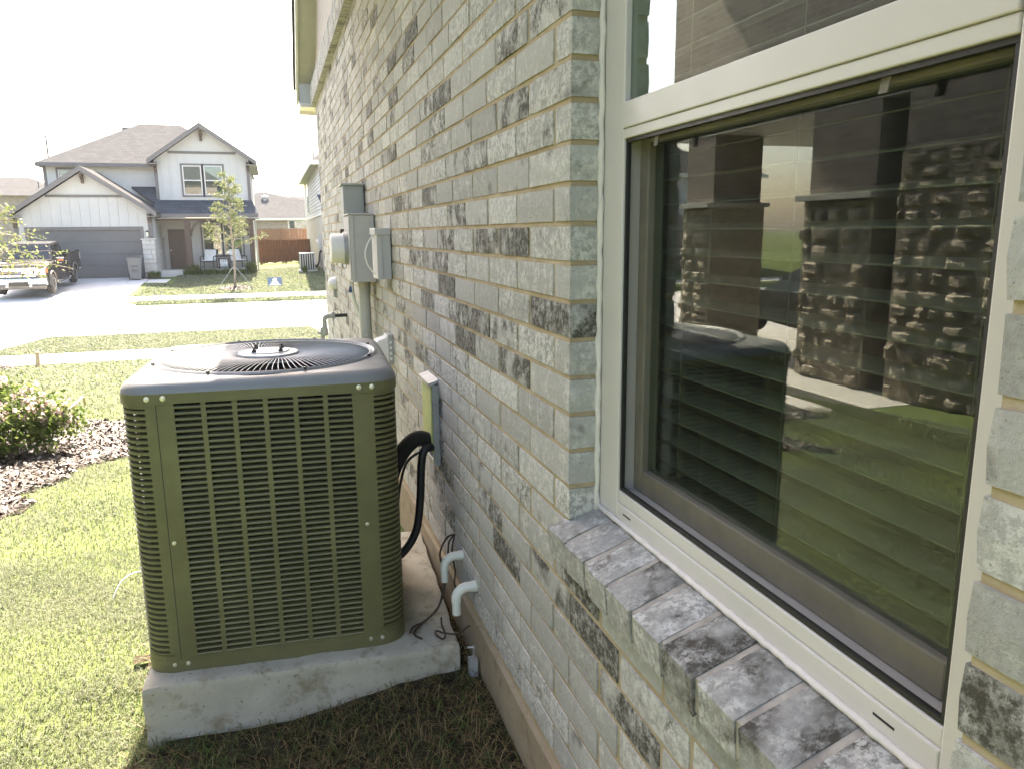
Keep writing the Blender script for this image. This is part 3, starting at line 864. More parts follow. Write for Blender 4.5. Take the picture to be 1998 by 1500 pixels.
loft(b, [arcpts(HW + 0.0035, RC, 0.824, N), arcpts(HW + 0.0015, RC, 0.834, N), arcpts(HW - 0.010, RC - 0.01, 0.848, N), arcpts(HW - 0.022, RC - 0.015, 0.855, N), arcpts(HW - 0.030, RC - 0.02, 0.8565, N), circ(FR + 0.024, 0.8585), circ(FR + 0.020, 0.863), circ(FR + 0.014, 0.866), circ(FR + 0.006, 0.860), circ(FR, 0.846), circ(FR - 0.004, 0.79), circ(FR - 0.01, 0.70)])
b.build('top_cap', 'ac_top', AC, local=True, smooth='auto')
one('grille_ring', 'wire_grey', lambda q: q.tube([(FR * math.cos(a), FR * math.sin(a), 0.858) for a in np.linspace(0, 2 * math.pi, 73)], 0.0032, 6, cap=False), AC, local=True, smooth=True)
one('inner_ring', 'wire_grey', lambda q: q.tube([(0.215 * math.cos(a), 0.215 * math.sin(a), 0.866) for a in np.linspace(0, 2 * math.pi, 61)], 0.0014, 5, cap=False), AC, local=True, smooth=True)
b = MB(); tw = 0.22
b.tube([(r * math.cos(tw * (1 - (r - 0.09) / (FR - 0.09)) ** 2), r * math.sin(tw * (1 - (r - 0.09) / (FR - 0.09)) ** 2), 0.858 + 0.010 * math.sin(math.pi * (r - 0.09) / (FR - 0.09) * 0.85 + 0.35)) for r in np.linspace(0.088, FR, 7)], 0.0016, 5)
wire = b.build('grille_wire', 'wire_grey', AC, local=True, smooth=True)
for i in range(1, 110):
    w = wire.copy(); col.objects.link(w); w.parent = AC; w.rotation_euler = (0, 0, 2 * math.pi * i / 110)
b = MB(); b.lathe([(0.0, 0.862), (0.096, 0.862), (0.098, 0.866), (0.096, 0.870), (0.070, 0.872), (0.066, 0.8755), (0.0, 0.876)], (0, 0, 0), 'Z', 36)
HUB = b.build('hub_plate', 'hub_grey', AC, local=True, smooth='auto')
for sx in (-1, 1):
    for sy in (-1, 1):
        one('motor_bolt', 'black_plastic', lambda q: q.lathe([(0.0, 0.872), (0.0075, 0.872), (0.0075, 0.882), (0.004, 0.883), (0.004, 0.889), (0.0, 0.890)], (sx * 0.042, sy * 0.042, 0), 'Z', 6), HUB, local=True)
b = MB(); b.lathe([(0.0, 0.62), (0.09, 0.62), (0.09, 0.79), (0.0, 0.80)], (0, 0, 0), 'Z', 20); b.build('fan_motor', 'black_plastic', AC, local=True, smooth='auto')
for k in range(3):
    b = MB(); a0 = 2 * math.pi * k / 3 + 0.5
    P = []
    for r in np.linspace(0.09, FR - 0.03, 5):
        for t in np.linspace(-0.45, 0.45, 5):
            P.append((r * math.cos(a0 + t), r * math.sin(a0 + t), 0.70 + 0.09 * t))
    b.add(P, [(i * 5 + j, i * 5 + j + 1, i * 5 + j + 6, i * 5 + j + 5) for i in range(4) for j in range(4)]); b.build('fan_blade', 'ac_coil', AC, local=True, smooth=True)
# coil inside
b = MB(); loft(b, [sq(HW - 0.035, Z0, RC - 0.02), sq(HW - 0.035, 0.785, RC - 0.02)]); b.build('coil', 'ac_coil', AC, local=True, smooth='auto')
b = MB(); loft(b, [sq(HW - 0.09, Z0, RC - 0.02), sq(HW - 0.09, 0.785, RC - 0.02)]); b.add(sq(HW - 0.09, 0.40, RC - .02), [tuple(range(36))]); b.build('coil_core', 'ac_seam', AC, local=True)
# louvred panel: plate with six openings, slats in them
COLX = [-0.240 + 0.0845 * i for i in range(6)]; CW = 0.0705
ROWS = 45; PT = 0.01655; LZ0 = 0.052
def panel_plate(x0, x1):
    b = MB()
    f, k = -HW, -HW + 0.012
    zt, zb = LZ0 + ROWS * PT, LZ0
    xs = [x0] + [v for c in COLX for v in (c, c + CW)] + [x1]
    for i in range(0, len(xs), 2): b.box(xs[i], xs[i + 1], f, k, zb, zt)
    b.box(x0, x1, f, k, 0.046, zb); b.box(x0, x1, f, k, zt, Z1)
    return b
def slat_geo(b, x0, x1, z, f=-HW):
    b.prism([(f, z), (f - 0.0008, z + 0.0035), (f + 0.0002, z + 0.0062), (f + 0.012, z + 0.0085), (f + 0.0122, z + 0.0072), (f + 0.003, z + 0.0042), (f + 0.002, z)], x0, x1, 'X')
XL, XR = -0.286, 0.292
for side in range(4):
    b = panel_plate(XL if side == 0 else -0.28, XR if side == 0 else 0.28)
    if side == 0:
        FP = b.build('front_panel', 'ac_paint', AC, local=True)
        s = MB(); slat_geo(s, -0.001, CW + 0.001, 0.0)
        first = None
        for c in COLX:
            for r in range(ROWS):
                if first is None:
                    o = first = s.build('louvre', 'ac_paint', FP, local=True)
                else:
                    o = first.copy(); col.objects.link(o); o.parent = FP
                o.location = (c, 0, LZ0 + r * PT + 0.0008)
    else:
        for c in COLX:
            for r in range(ROWS): slat_geo(b, c, c + CW, LZ0 + r * PT)
        A = Matrix.Rotation(side * math.pi / 2, 4, 'Z'); b.v = [tuple(A @ Vector(v)) for v in b.v]
        b.build('side_panel', 'ac_paint', AC, local=True, kind='stuff')
# rounded corner posts: solid edges, slots between curved slats
def corner_path(a, ext0, ext1, n=10):
    """front-left corner outline: from the front seam round to the left side"""
    pts = [(-HW + RC + ext0, -HW)] + [(-HW + RC - RC * math.sin(R_(90 * i / n)), -HW + RC - RC * math.cos(R_(90 * i / n))) for i in range(n + 1)] + [(-HW, -HW + RC + ext1)]
    return pts
def strip(b, pts, z0, z1, th=0.006, tilt=0.0):
    n = len(pts); vs = []
    for i, (x, y) in enumerate(pts):
        p, q = pts[max(i - 1, 0)], pts[min(i + 1, n - 1)]
        tx, ty = q[0] - p[0], q[1] - p[1]; l = math.hypot(tx, ty); nx, ny = -ty / l, tx / l   # outward for this winding is the other side
        ix, iy = (-nx, -ny)
        if ix * (-x) + iy * (-y) < 0: ix, iy = -ix, -iy
        vs += [(x, y, z0), (x, y, z1), (x + ix * (th + tilt), y + iy * (th + tilt), z1 + tilt * 0.35), (x + ix * th, y + iy * th, z0)]
    fs = []
    for i in range(n - 1):
        for k in range(4): fs.append((i * 4 + k, i * 4 + (k + 1) % 4, (i + 1) * 4 + (k + 1) % 4, (i + 1) * 4 + k))
    fs += [(0, 1, 2, 3), tuple(range(4 * n - 4, 4 * n))[::-1]]
    b.add(vs, fs)
full = corner_path(0, 0.016, 0.016)
for q in range(4):
    b = MB(); A = Matrix.Rotation(q * math.pi / 2, 4, 'Z')
    strip(b, full, 0.046, LZ0 + 0.012); strip(b, full, LZ0 + ROWS * PT - 0.012, Z1)
    edge0 = [(-HW + RC + 0.016, -HW), (-HW + RC - 0.012, -HW + 0.0009)]
    edge1 = [(-HW + 0.0009, -HW + RC - 0.012), (-HW, -HW + RC + 0.016)]
    strip(b, edge0, LZ0, LZ0 + ROWS * PT); strip(b, edge1, LZ0, LZ0 + ROWS * PT)
    b.v = [tuple(A @ Vector(v)) for v in b.v]
    CP = b.build('corner_post', 'ac_paint', AC, local=True)
    mid = full[1:-1]
    s = MB(); strip(s, mid, 0.0, 0.0078, 0.004, 0.007)
    s.v = [tuple(A @ Vector(v)) for v in s.v]
    if q < 2:
        first = None
        for r in range(ROWS - 1):
            if first is None: o = first = s.build('corner_louvre', 'ac_paint', CP, local=True, smooth='auto')
            else: o = first.copy(); col.objects.link(o); o.parent = CP
            o.location = (0, 0, LZ0 + 0.008 + r * PT)
    else:
        s2 = MB()
        for r in range(ROWS - 1):
            n0 = len(s2.v); s2.v += [(v[0], v[1], v[2] + LZ0 + 0.008 + r * PT) for v in s.v]; s2.f += [tuple(i + n0 for i in f) for f in s.f]
        s2.build('corner_louvres', 'ac_paint', CP, local=True, kind='stuff')
for xx in (XL - 0.0012, XR + 0.0012):
    bx('seam', 'ac_seam', AC, xx - 0.0022, xx + 0.0022, -HW + 0.0005, -HW + 0.004, 0.046, Z1, local=True)
for (xx, zz, s) in ((XL - 0.022, 0.812, 1), (XL + 0.020, 0.812, 1), (XR - 0.018, 0.812, 1), (XR + 0.020, 0.812, 1), (XL + 0.012, 0.40, .8), (XR - 0.012, 0.40, .8), (XL - 0.02, 0.033, .85), (XL + 0.018, 0.033, .85), (XR - 0.018, 0.033, .85), (XR + 0.018, 0.033, .85)):
    yy = -HW - (0.0045 if zz > 0.8 else (0.0012 if zz < 0.1 else 0.0002))
    one('screw', 'screw_metal', lambda q: q.lathe([(0.0, 0.0), (0.0075 * s, 0.0), (0.0075 * s, -0.0015), (0.0045 * s, -0.002), (0.004 * s, -0.004), (0.0, -0.0045)], (xx, yy, zz), 'Y', 10), AC, local=True, smooth='auto')
for a in range(0, 360, 45):
    one('rim_clip', 'black_plastic', lambda q: q.obox(((FR + 0.021) * math.cos(R_(a + 20)), (FR + 0.021) * math.sin(R_(a + 20)), 0.866), (0.010, 0.006, 0.006), R_(a + 20)), AC, local=True)

# ------------------------------------------------------------------ pipes and wires behind the unit
def spline(pts, n=8):
    P = [Vector(p) for p in pts]; out = []
    for i in range(len(P) - 1):
        p0, p1, p2, p3 = P[max(i - 1, 0)], P[i], P[i + 1], P[min(i + 2, len(P) - 1)]
        for k in range(n):
            t = k / n
            out.append(0.5 * ((2 * p1) + (p2 - p0) * t + (2 * p0 - 5 * p1 + 4 * p2 - p3) * t * t + (-p0 + 3 * p1 - 3 * p2 + p3) * t ** 3))
    return out + [P[-1]]
LC = empty('line_cover', (0, 2.86, 0.60), 0, 'grey pipe entry cover with a yellow green face, fixed to the brick above the hoses', 'pipe cover')
b = MB(); b.box(-0.022, 0.004, 2.745, 2.762, 0.585, 0.895); b.box(-0.022, 0.004, 2.915, 2.93, 0.585, 0.895); b.box(-0.018, 0.004, 2.762, 2.915, 0.585, 0.600)
b.build('side_flange', 'galv', LC, bevel=0.002)
bx('face_board', 'line_board', LC, -0.027, -0.0225, 2.752, 2.925, 0.640, 0.896)
b = MB(); b.hexa([(-0.036, 2.735, 0.893), (0.004, 2.735, 0.905), (0.004, 2.94, 0.905), (-0.036, 2.94, 0.893), (-0.036, 2.735, 0.905), (0.004, 2.735, 0.918), (0.004, 2.94, 0.918), (-0.036, 2.94, 0.905)]); b.build('rain_cap', 'galv', LC)
o = one('suction_pipe', 'black_foam', lambda q: q.tube(spline([(-0.02, 2.80, 0.665), (-0.075, 2.78, 0.690), (-0.13, 2.77, 0.655), (-0.175, 2.76, 0.585), (-0.205, 2.755, 0.50), (-0.24, 2.75, 0.47)]), 0.030, 12), None, smooth=True)
tag(o, 'thick black foam wrapped pipe curving from the wall cover to the air conditioner', 'pipe')
o = one('flexible_conduit', 'black_plastic', lambda q: q.tube(spline([(-0.01, 2.765, 0.655), (-0.055, 2.745, 0.655), (-0.072, 2.74, 0.60), (-0.082, 2.735, 0.46), (-0.105, 2.725, 0.34), (-0.165, 2.715, 0.262), (-0.235, 2.71, 0.245)]), 0.0155, 12), None, smooth=True)
tag(o, 'smooth dark conduit looping down from the wall cover into the air conditioner', 'conduit')
o = one('control_cable', 'black_plastic', lambda q: q.tube(spline([(-0.03, 2.76, 0.66), (-0.12, 2.74, 0.62), (-0.155, 2.735, 0.53), (-0.175, 2.73, 0.42), (-0.215, 2.73, 0.38)]), 0.005, 6), None, smooth=True)
tag(o, 'thin black cable hanging between the foam pipe and the conduit', 'cable')
def elbow(name, y, z, label, r=0.0165):
    e = empty(name, (0, y, z), 0, label, 'pipe')
    pts = [(0.02, y, z), (-0.03, y, z)] + [(-0.03 - 0.035 * math.sin(a), y, z - 0.035 + 0.035 * math.cos(a)) for a in np.linspace(0.25, math.pi / 2, 6)] + [(-0.065, y, z - 0.045)]
    one('bend', 'pvc_white', lambda q: q.tube(pts, r, 14), e, smooth='auto')
    one('spout', 'pvc_white', lambda q: q.tube([(-0.065, y, z - 0.04), (-0.065, y, z - 0.088)], r * 0.86, 14, cap=False), e, smooth='auto')
    one('socket', 'pvc_white', lambda q: q.tube([(0.01, y, z), (-0.016, y, z)], r * 1.12, 14), e, smooth='auto')
elbow('drain_elbow', 2.395, 0.372, 'white plastic drain elbow nearer the hoses, above the slab', 0.0148)
elbow('drain_elbow', 2.222, 0.338, 'white plastic drain elbow nearer the window sill, by the slab corner', 0.0165)
def wires(name, pts, label, r=0.0033):
    o = one(name, 'copper_wire', lambda q: [q.tube(spline(p), r, 6) for p in pts], None, smooth=True); tag(o, label, 'wire')
wires('irrigation_wire', [[(-0.004, 2.50, 0.405), (-0.035, 2.49, 0.40), (-0.065, 2.47, 0.35), (-0.055, 2.44, 0.27), (-0.085, 2.40, 0.20), (-0.14, 2.36, 0.172), (-0.19, 2.33, 0.170), (-0.205, 2.30, 0.168)],
                          [(-0.004, 2.50, 0.405), (-0.03, 2.48, 0.385), (-0.04, 2.46, 0.32), (-0.062, 2.43, 0.25), (-0.095, 2.39, 0.19), (-0.16, 2.34, 0.170), (-0.195, 2.29, 0.169), (-0.175, 2.25, 0.168)],
                          [(-0.004, 2.50, 0.405), (-0.02, 2.48, 0.35), (-0.012, 2.47, 0.28), (-0.02, 2.45, 0.24), (-0.010, 2.42, 0.20)]],
      'pair of loose brown wires hanging from the brick onto the slab')
wires('wire_end', [[(-0.022, 2.23, 0.20), (-0.06, 2.24, 0.172), (-0.10, 2.26, 0.170), (-0.122, 2.28, 0.171), (-0.128, 2.255, 0.172), (-0.112, 2.225, 0.17), (-0.10, 2.24, 0.176), (-0.104, 2.275, 0.190), (-0.100, 2.30, 0.205)]], 'short curl of brown wire lying on the slab corner')

# ------------------------------------------------------------------ electric meter and its boxes
MT = empty('meter_box', (0, 4.52, 1.18), 0, 'grey metal meter box with a round glass meter, on the brick wall', 'meter')
bx('cabinet', 'meter_grey', MT, -0.135, -0.004, 4.372, 4.69, 1.180, 1.548, bevel=0.004)
bx('cover_plate', 'meter_grey', MT, -0.142, -0.1352, 4.385, 4.68, 1.19, 1.54, bevel=0.002)
bx('rib', 'meter_dark', MT, -0.118, -0.114, 4.3685, 4.3722, 1.19, 1.54)
bx('hood', 'meter_grey', MT, -0.146, -0.003, 4.364, 4.70, 1.5485, 1.556, bevel=0.002)
one('knockout', 'meter_grey', lambda q: q.lathe([(0.0, 0.0), (0.024, 0.0), (0.024, -0.003), (0.0, -0.003)], (-0.055, 4.3725, 1.235), 'Y', 20), MT)
g = MB(); g.lathe([(0.0, -0.236), (0.076, -0.236), (0.082, -0.230), (0.084, -0.146), (0.084, -0.1425), (0.0, -0.1425)], (0, 4.535, 1.365), 'X', 28); g.build('meter_dome', 'white_plastic', MT, smooth='auto')
g = MB(); g.lathe([(0.0, -0.165), (0.092, -0.165), (0.092, -0.1422), (0.0, -0.1422)], (0, 4.535, 1.365), 'X', 28); g.build('meter_ring', 'galv', MT, smooth='auto')
for (yy, zz) in ((4.41, 1.2), (4.64, 1.2)):
    one('screw', 'screw_metal', lambda q: q.lathe([(0.0, 0.0), (0.006, 0.0), (0.004, -0.004), (0.0, -0.004)], (-0.142, yy, zz), 'X', 8), MT)
one('seal_loop', 'black_plastic', lambda q: q.tube(spline([(-0.142, 4.60, 1.29), (-0.165, 4.60, 1.275), (-0.168, 4.60, 1.255), (-0.15, 4.60, 1.25), (-0.145, 4.60, 1.27)]), 0.002, 5), MT)
g = MB(); g.hexa([(-0.150, 4.50, 1.115), (-0.128, 4.50, 1.115), (-0.128, 4.502, 1.115), (-0.150, 4.502, 1.115), (-0.145, 4.50, 1.150), (-0.133, 4.50, 1.150), (-0.133, 4.502, 1.150), (-0.145, 4.502, 1.150)]); g.build('tag', 'blue_tag', MT, label='blue tag')
one('tag_string', 'screw_metal', lambda q: q.tube([(-0.139, 4.501, 1.148), (-0.139, 4.501, 1.195)], 0.0012, 4), MT)
UB = empty('junction_box', (0, 4.87, 1.2), 0, 'tall slim green grey box rising above the meter box', 'electric box')
bx('cabinet', 'meter_dark', UB, -0.128, -0.004, 4.795, 4.96, 1.20, 1.728, bevel=0.004)
bx('lid', 'meter_dark', UB, -0.140, -0.003, 4.783, 4.97, 1.7285, 1.742, bevel=0.003)
bx('door_panel', 'meter_dark', UB, -0.118, -0.014, 4.7925, 4.7952, 1.45, 1.715, bevel=0.001)
bx('latch', 'brown_wood', UB, -0.150, -0.1285, 4.84, 4.875, 1.42, 1.475, bevel=0.004)
DB = empty('disconnect_box', (0, 3.86, 1.23), 0, 'small grey breaker box with a white wire loop, beside the meter box', 'electric box')
bx('cabinet', 'meter_grey', DB, -0.072, -0.004, 3.77, 3.955, 1.228, 1.445, bevel=0.003)
bx('lid', 'meter_grey', DB, -0.080, -0.003, 3.762, 3.962, 1.440, 1.472, bevel=0.003)
bx('rib', 'meter_dark', DB, -0.047, -0.043, 3.7675, 3.7702, 1.235, 1.44)
one('wire_loop', 'white_plastic', lambda q: q.tube(spline([(-0.073, 3.86, 1.44), (-0.098, 3.86, 1.41), (-0.118, 3.86, 1.355), (-0.110, 3.86, 1.30), (-0.088, 3.86, 1.265), (-0.073, 3.86, 1.25)]), 0.0035, 7), DB, smooth=True)
CO = empty('riser_conduit', (-0.05, 4.56, 0.0), 0, 'thick grey conduit running from the meter box to the ground', 'conduit')
one('pipe', 'pvc_grey', lambda q: q.tube([(-0.054, 4.56, -0.12), (-0.054, 4.56, 1.181)], 0.034, 18), CO, smooth='auto')
one('collar', 'pvc_grey', lambda q: q.tube([(-0.054, 4.56, 1.145), (-0.054, 4.56, 1.1805)], 0.038, 18), CO, smooth='auto')
one('strap_screw', 'screw_metal', lambda q: q.lathe([(0, 0), (.006, 0), (.004, -.004), (0, -.004)], (-0.054, 4.526, 0.86), 'Y', 8), CO)
CO2 = one('ground_wire_conduit', 'pvc_white', lambda q: q.tube(spline([(-0.10, 4.80, 1.20), (-0.10, 4.80, 1.10), (-0.085, 4.80, 1.02), (-0.06, 4.80, 0.94), (-0.055, 4.80, 0.70), (-0.05, 4.80, -0.15)]), 0.012, 10), None, smooth=True)
tag(CO2, 'thin white conduit bending below the slim box beside the thick grey one', 'conduit')
OC = empty('outlet_cover', (0, 3.92, 0.8), 0, 'white bubble cover over an outdoor outlet low on the brick', 'outlet cover')
b = MB(); b.prism([(-0.022, 0.802), (-0.075, 0.806), (-0.088, 0.83), (-0.088, 0.895), (-0.078, 0.915), (-0.022, 0.935)], 3.865, 3.965); b.build('hood', 'white_plastic', OC, bevel=0.006)
bx('back_plate', 'galv', OC, -0.0215, 0.002, 3.855, 3.975, 0.792, 0.945, bevel=0.002)
bx('flange', 'white_plastic', OC, -0.030, -0.0217, 3.86, 3.97, 0.797, 0.94, bevel=0.002)
for i in range(4): bx('hinge', 'white_plastic', OC, -0.018, -0.006, 3.8535, 3.8552, 0.815 + 0.028 * i, 0.829 + 0.028 * i)
GP = empty('gas_riser', (-0.17, 6.4, 0), 0, 'grey gas pipe elbow leaving the brick wall, with a shut-off valve', 'gas pipe')
one('wall_pipe', 'black_plastic', lambda q: q.tube([(0.02, 6.40, 0.792), (-0.135, 6.40, 0.792)], 0.015, 12), GP, smooth='auto')
one('elbow', 'pvc_grey', lambda q: q.tube([(-0.115, 6.40, 0.792), (-0.135, 6.40, 0.792)] + [(-0.15 - 0.035 * math.sin(a), 6.40, 0.757 + 0.035 * math.cos(a)) for a in np.linspace(0.1, math.pi / 2, 6)] + [(-0.185, 6.40, 0.70)], [0.021, 0.019, .019, .02, .021, .021, .02, .02, 0.021], 12), GP, smooth='auto')
one('union', 'pvc_grey', lambda q: q.tube([(-0.185, 6.40, 0.70), (-0.185, 6.40, 0.69), (-0.185, 6.40, 0.64), (-0.185, 6.40, 0.63)], [0.018, 0.026, 0.026, 0.016], 10), GP, smooth='auto')
one('riser', 'pvc_grey', lambda q: q.tube([(-0.205, 6.40, 0.70), (-0.205, 6.40, -0.35)], 0.0165, 12), GP, smooth='auto')
one('valve', 'galv', lambda q: q.tube([(-0.185, 6.40, 0.655), (-0.225, 6.40, 0.655), (-0.245, 6.40, 0.655)], [0.016, 0.014, 0.007], 8), GP, smooth='auto')
one('clamp', 'galv', lambda q: (q.box(-0.125, -0.10, 6.375, 6.425, 0.765, 0.825), q.box(-0.117, -0.108, 6.395, 6.405, 0.70, 0.765)), GP, bevel=0.002)
one('bond_wire', 'black_plastic', lambda q: q.tube(spline([(-0.112, 6.40, 0.825), (-0.09, 6.40, 0.845), (-0.06, 6.40, 0.835), (-0.04, 6.40, 0.80)]), 0.0025, 5), GP)
VC = empty('wall_vent', (0, 7.45, 1.0), 0, 'small white round vent cap on the far end of the brick wall', 'vent')
one('cap', 'white_plastic', lambda q: q.lathe([(0.0, -0.075), (0.03, -0.07), (0.055, -0.045), (0.062, -0.01), (0.062, 0.0), (0.0, 0.0)], (0, 7.45, 0.985), 'X', 20), VC, smooth='auto')
one('stem', 'pvc_grey', lambda q: q.box(-0.03, 0.003, 7.42, 7.48, 0.86, 0.93), VC, bevel=0.003)
ND = empty('clean_out_cap', (-0.115, 2.16, 0.05), 0, 'small black sprinkler head with a white ring in the bare soil', 'sprinkler')
one('body', 'black_plastic', lambda q: q.lathe([(0.0, -0.08), (0.030, -0.08), (0.030, 0.004), (0.026, 0.008), (0.0, 0.008)], (-0.118, 2.135, 0.058), 'Z', 20), ND, smooth='auto')
one('ring', 'white_plastic', lambda q: q.tube([(-0.118 + 0.019 * math.cos(a), 2.135 + 0.019 * math.sin(a), 0.0675) for a in np.linspace(0, 2 * math.pi, 25)], 0.0042, 6, cap=False), ND, smooth=True)
bk_ = one('wire_bracket', 'galv', lambda q: (q.tube([(-0.030, 2.145, 0.04), (-0.030, 2.145, 0.175)], 0.003, 6), q.tube([(-0.030, 2.145, 0.17), (-0.05, 2.15, 0.17)], 0.003, 6), q.box(-0.045, -0.020, 2.135, 2.165, 0.06, 0.13)), None)
tag(bk_, 'little metal bracket standing between the slab corner and the foundation', 'bracket')

# ------------------------------------------------------------------ house across the street
def hx(x, y, Y): return float(hz(x, y, Y)[0])
def hh(x, y, Y): return float(hz(x, y, Y)[2])
TH = empty('two_storey_house', (-7.0, 44, -0.6), 0, 'white two storey house with charcoal trim, grey garage door and brown porch', 'house')
G = 35.0 * K; GX0, GX1 = hx(85, 740, 35), hx(890, 740, 35)
GB = hh(600, 1028, 35)
gl, gr, ga = hz(35, 655, 34.6), hz(915, 650, 34.6), hz(462, 378, 34.6)
slope = (ga[2] - gl[2]) / (ga[0] - gl[0]); gxm = (GX0 + GX1) / 2 + 0.03
def groof(x, lift=0.0): return ga[2] - abs(x - ga[0]) * slope + lift
DX0, DX1, DZ = hx(150, 800, 35), hx(845, 800, 35), hh(500, 730, 35)
b = MB()                                                       # garage wall with its door opening
b.prism([(GX0, GB - 0.3), (DX0, GB - 0.3), (DX0, DZ), (DX1, DZ), (DX1, GB - 0.3), (GX1, GB - 0.3), (GX1, groof(GX1, -0.15)), (ga[0], groof(ga[0], -0.15)), (GX0, groof(GX0, -0.15))], G, G + 0.15)
b.build('garage_wall', 'house_white', TH)
bx('garage_side_wall', 'house_white', TH, GX0, GX0 + 0.12, G + 0.15, G + 6, GB - 0.3, groof(GX0, -0.15)); bx('garage_side_wall', 'house_white', TH, GX1 - 0.12, GX1, G + 0.15, G + 3.4, GB - 0.3, groof(GX1, -0.15))
for i, x in enumerate(np.arange(GX0 + 0.32, GX1 - 0.05, 0.405)):
    z0 = DZ + 0.03 if DX0 < x < DX1 else GB
    bx('batten', 'house_white', TH, x - 0.022, x + 0.022, G - 0.022, G - 0.001, z0, min(groof(x, -0.22), hh(500, 557, 35) - 0.01))
bt0, bt1 = hh(500, 557, 35), hh(500, 543, 35)
xb = (ga[2] - 0.15 - bt1) / slope
bx('belt_board', 'house_trim', TH, ga[0] - xb, ga[0] + xb, G - 0.05, G - 0.001, bt0, bt1)
for (x0, x1, zt) in ((GX0 - 0.02, GX0 + 0.16, groof(GX0, -0.25)), (GX1 - 0.16, GX1 + 0.02, groof(GX1, -0.25))):
    bx('corner_board', 'house_trim', TH, x0, x1, G - 0.04, G + 0.12, GB - 0.2 if x0 < -10 else hh(880, 795, 35), zt)
tr = 0.16
DR = bx('garage_door', 'garage_grey', TH, DX0 + tr, DX1 - tr, G + 0.06, G + 0.11, GB - 0.1, DZ - tr)
pz = (DZ - tr - GB) / 4
for i in range(4):
    bx('door_panel', 'garage_grey', DR, DX0 + tr + 0.01, DX1 - tr - 0.01, G + 0.045, G + 0.0595, GB + i * pz + 0.012, GB + (i + 1) * pz - 0.012, bevel=0.008)
b = MB(); b.box(DX0, DX0 + tr - 0.002, G - 0.03, G + 0.055, GB - 0.1, DZ); b.box(DX1 - tr + 0.002, DX1, G - 0.03, G + 0.055, GB - 0.1, DZ); b.box(DX0 + tr, DX1 - tr, G - 0.03, G + 0.055, DZ - tr + 0.002, DZ)
b.build('door_surround', 'house_trim', TH)
bx('garage_interior', 'ac_seam', TH, DX0, DX1, G + 0.16, G + 0.2, GB - 0.2, DZ + 0.1)
def gable_roof(name, ap, le, re, y0, y1, fas, trim, roofm):
    """two pitched slabs with barge boards on the front; returns the roof part"""
    b = MB()
    for (e, s) in ((le, 1), (re, -1)):
        b.hexa([(e[0], y0, e[2] - 0.03), (ap[0], y0, ap[2] - 0.03), (ap[0], y1, ap[2] - 0.03), (e[0], y1, e[2] - 0.03), (e[0], y0, e[2] + 0.06), (ap[0], y0, ap[2] + 0.06), (ap[0], y1, ap[2] + 0.06), (e[0], y1, e[2] + 0.06)])
    r = b.build(name, roofm, TH)
    for e in (le, re):
        MB().prism([(e[0], e[2] + 0.045), (ap[0], ap[2] + 0.045), (ap[0], ap[2] + 0.045 - fas), (e[0], e[2] + 0.045 - fas * 0.9)], y0 - 0.03, y0 + 0.02).build('barge_board', trim, r)
        sx = 0.04 if e is le else -0.04
        bx('eave_board', trim, r, e[0], e[0] + sx, y0 + 0.021, y1, e[2] - 0.16, e[2] + 0.02)
        s = MB(); ov = 0.5 * (1 if e is le else -1)
        s.hexa([(e[0], y0 + 0.03, e[2] - 0.145), (e[0] + ov, y0 + 0.03, e[2] - 0.145), (e[0] + ov, y1, e[2] - 0.145), (e[0], y1, e[2] - 0.145), (e[0], y0 + 0.03, e[2] - 0.13), (e[0] + ov, y0 + 0.03, e[2] - 0.13), (e[0] + ov, y1, e[2] - 0.13), (e[0], y1, e[2] - 0.13)])
        s.build('eave_soffit', 'house_white', r)
    return r
gable_roof('garage_roof', ga, gl, gr, 34.55 * K, 38.2 * K, 0.24, 'house_trim', 'shingle')
def bracket(x, z, y, h=0.42):
    b = MB(); b.prism([(y - 0.32, z), (y - 0.02, z), (y - 0.02, z - h), (y - 0.10, z - h), (y - 0.13, z - h * 0.55), (y - 0.32, z - h * 0.3)], x - 0.06, x + 0.06, 'X')
    b.build('bracket', 'brown_wood', TH)
bracket(GX0 + 0.06, groof(GX0, -0.28), G - 0.05); bracket(GX1 - 0.06, groof(GX1, -0.28), G - 0.05); bracket(float(ga[0]), float(ga[2]) - 0.30, G - 0.05)
# upper storey: main block
MY = 38.0 * K
mx0 = hx(258, 430, 38); mz1 = hh(400, 372, 38)
GR_Y = 37.3 * K
rx0, rx1 = hx(912, 480, 37.3), hx(1462, 460, 37.3)
wallb = GB - 0.2
b = MB(); b.box(mx0, rx0 + 0.3, MY, MY + 9.0, wallb, mz1 + 0.06); b.build('upper_wall', 'siding_white', TH)
for i in range(9):
    z = hh(700, 505, 38) + 0.02 + i * 0.145
    if z < mz1: MB().hexa([(mx0 + .05, MY - 0.018, z), (rx0, MY - 0.018, z), (rx0, MY - 0.001, z), (mx0 + .05, MY - 0.001, z), (mx0 + .05, MY - 0.004, z + 0.14), (rx0, MY - 0.004, z + 0.14), (rx0, MY - 0.001, z + 0.14), (mx0 + .05, MY - 0.001, z + 0.14)]).build('siding_board', 'siding_white', TH)
bx('corner_board', 'house_trim', TH, mx0 - 0.03, mx0 + 0.12, MY - 0.03, MY + 0.12, wallb + 2, mz1)
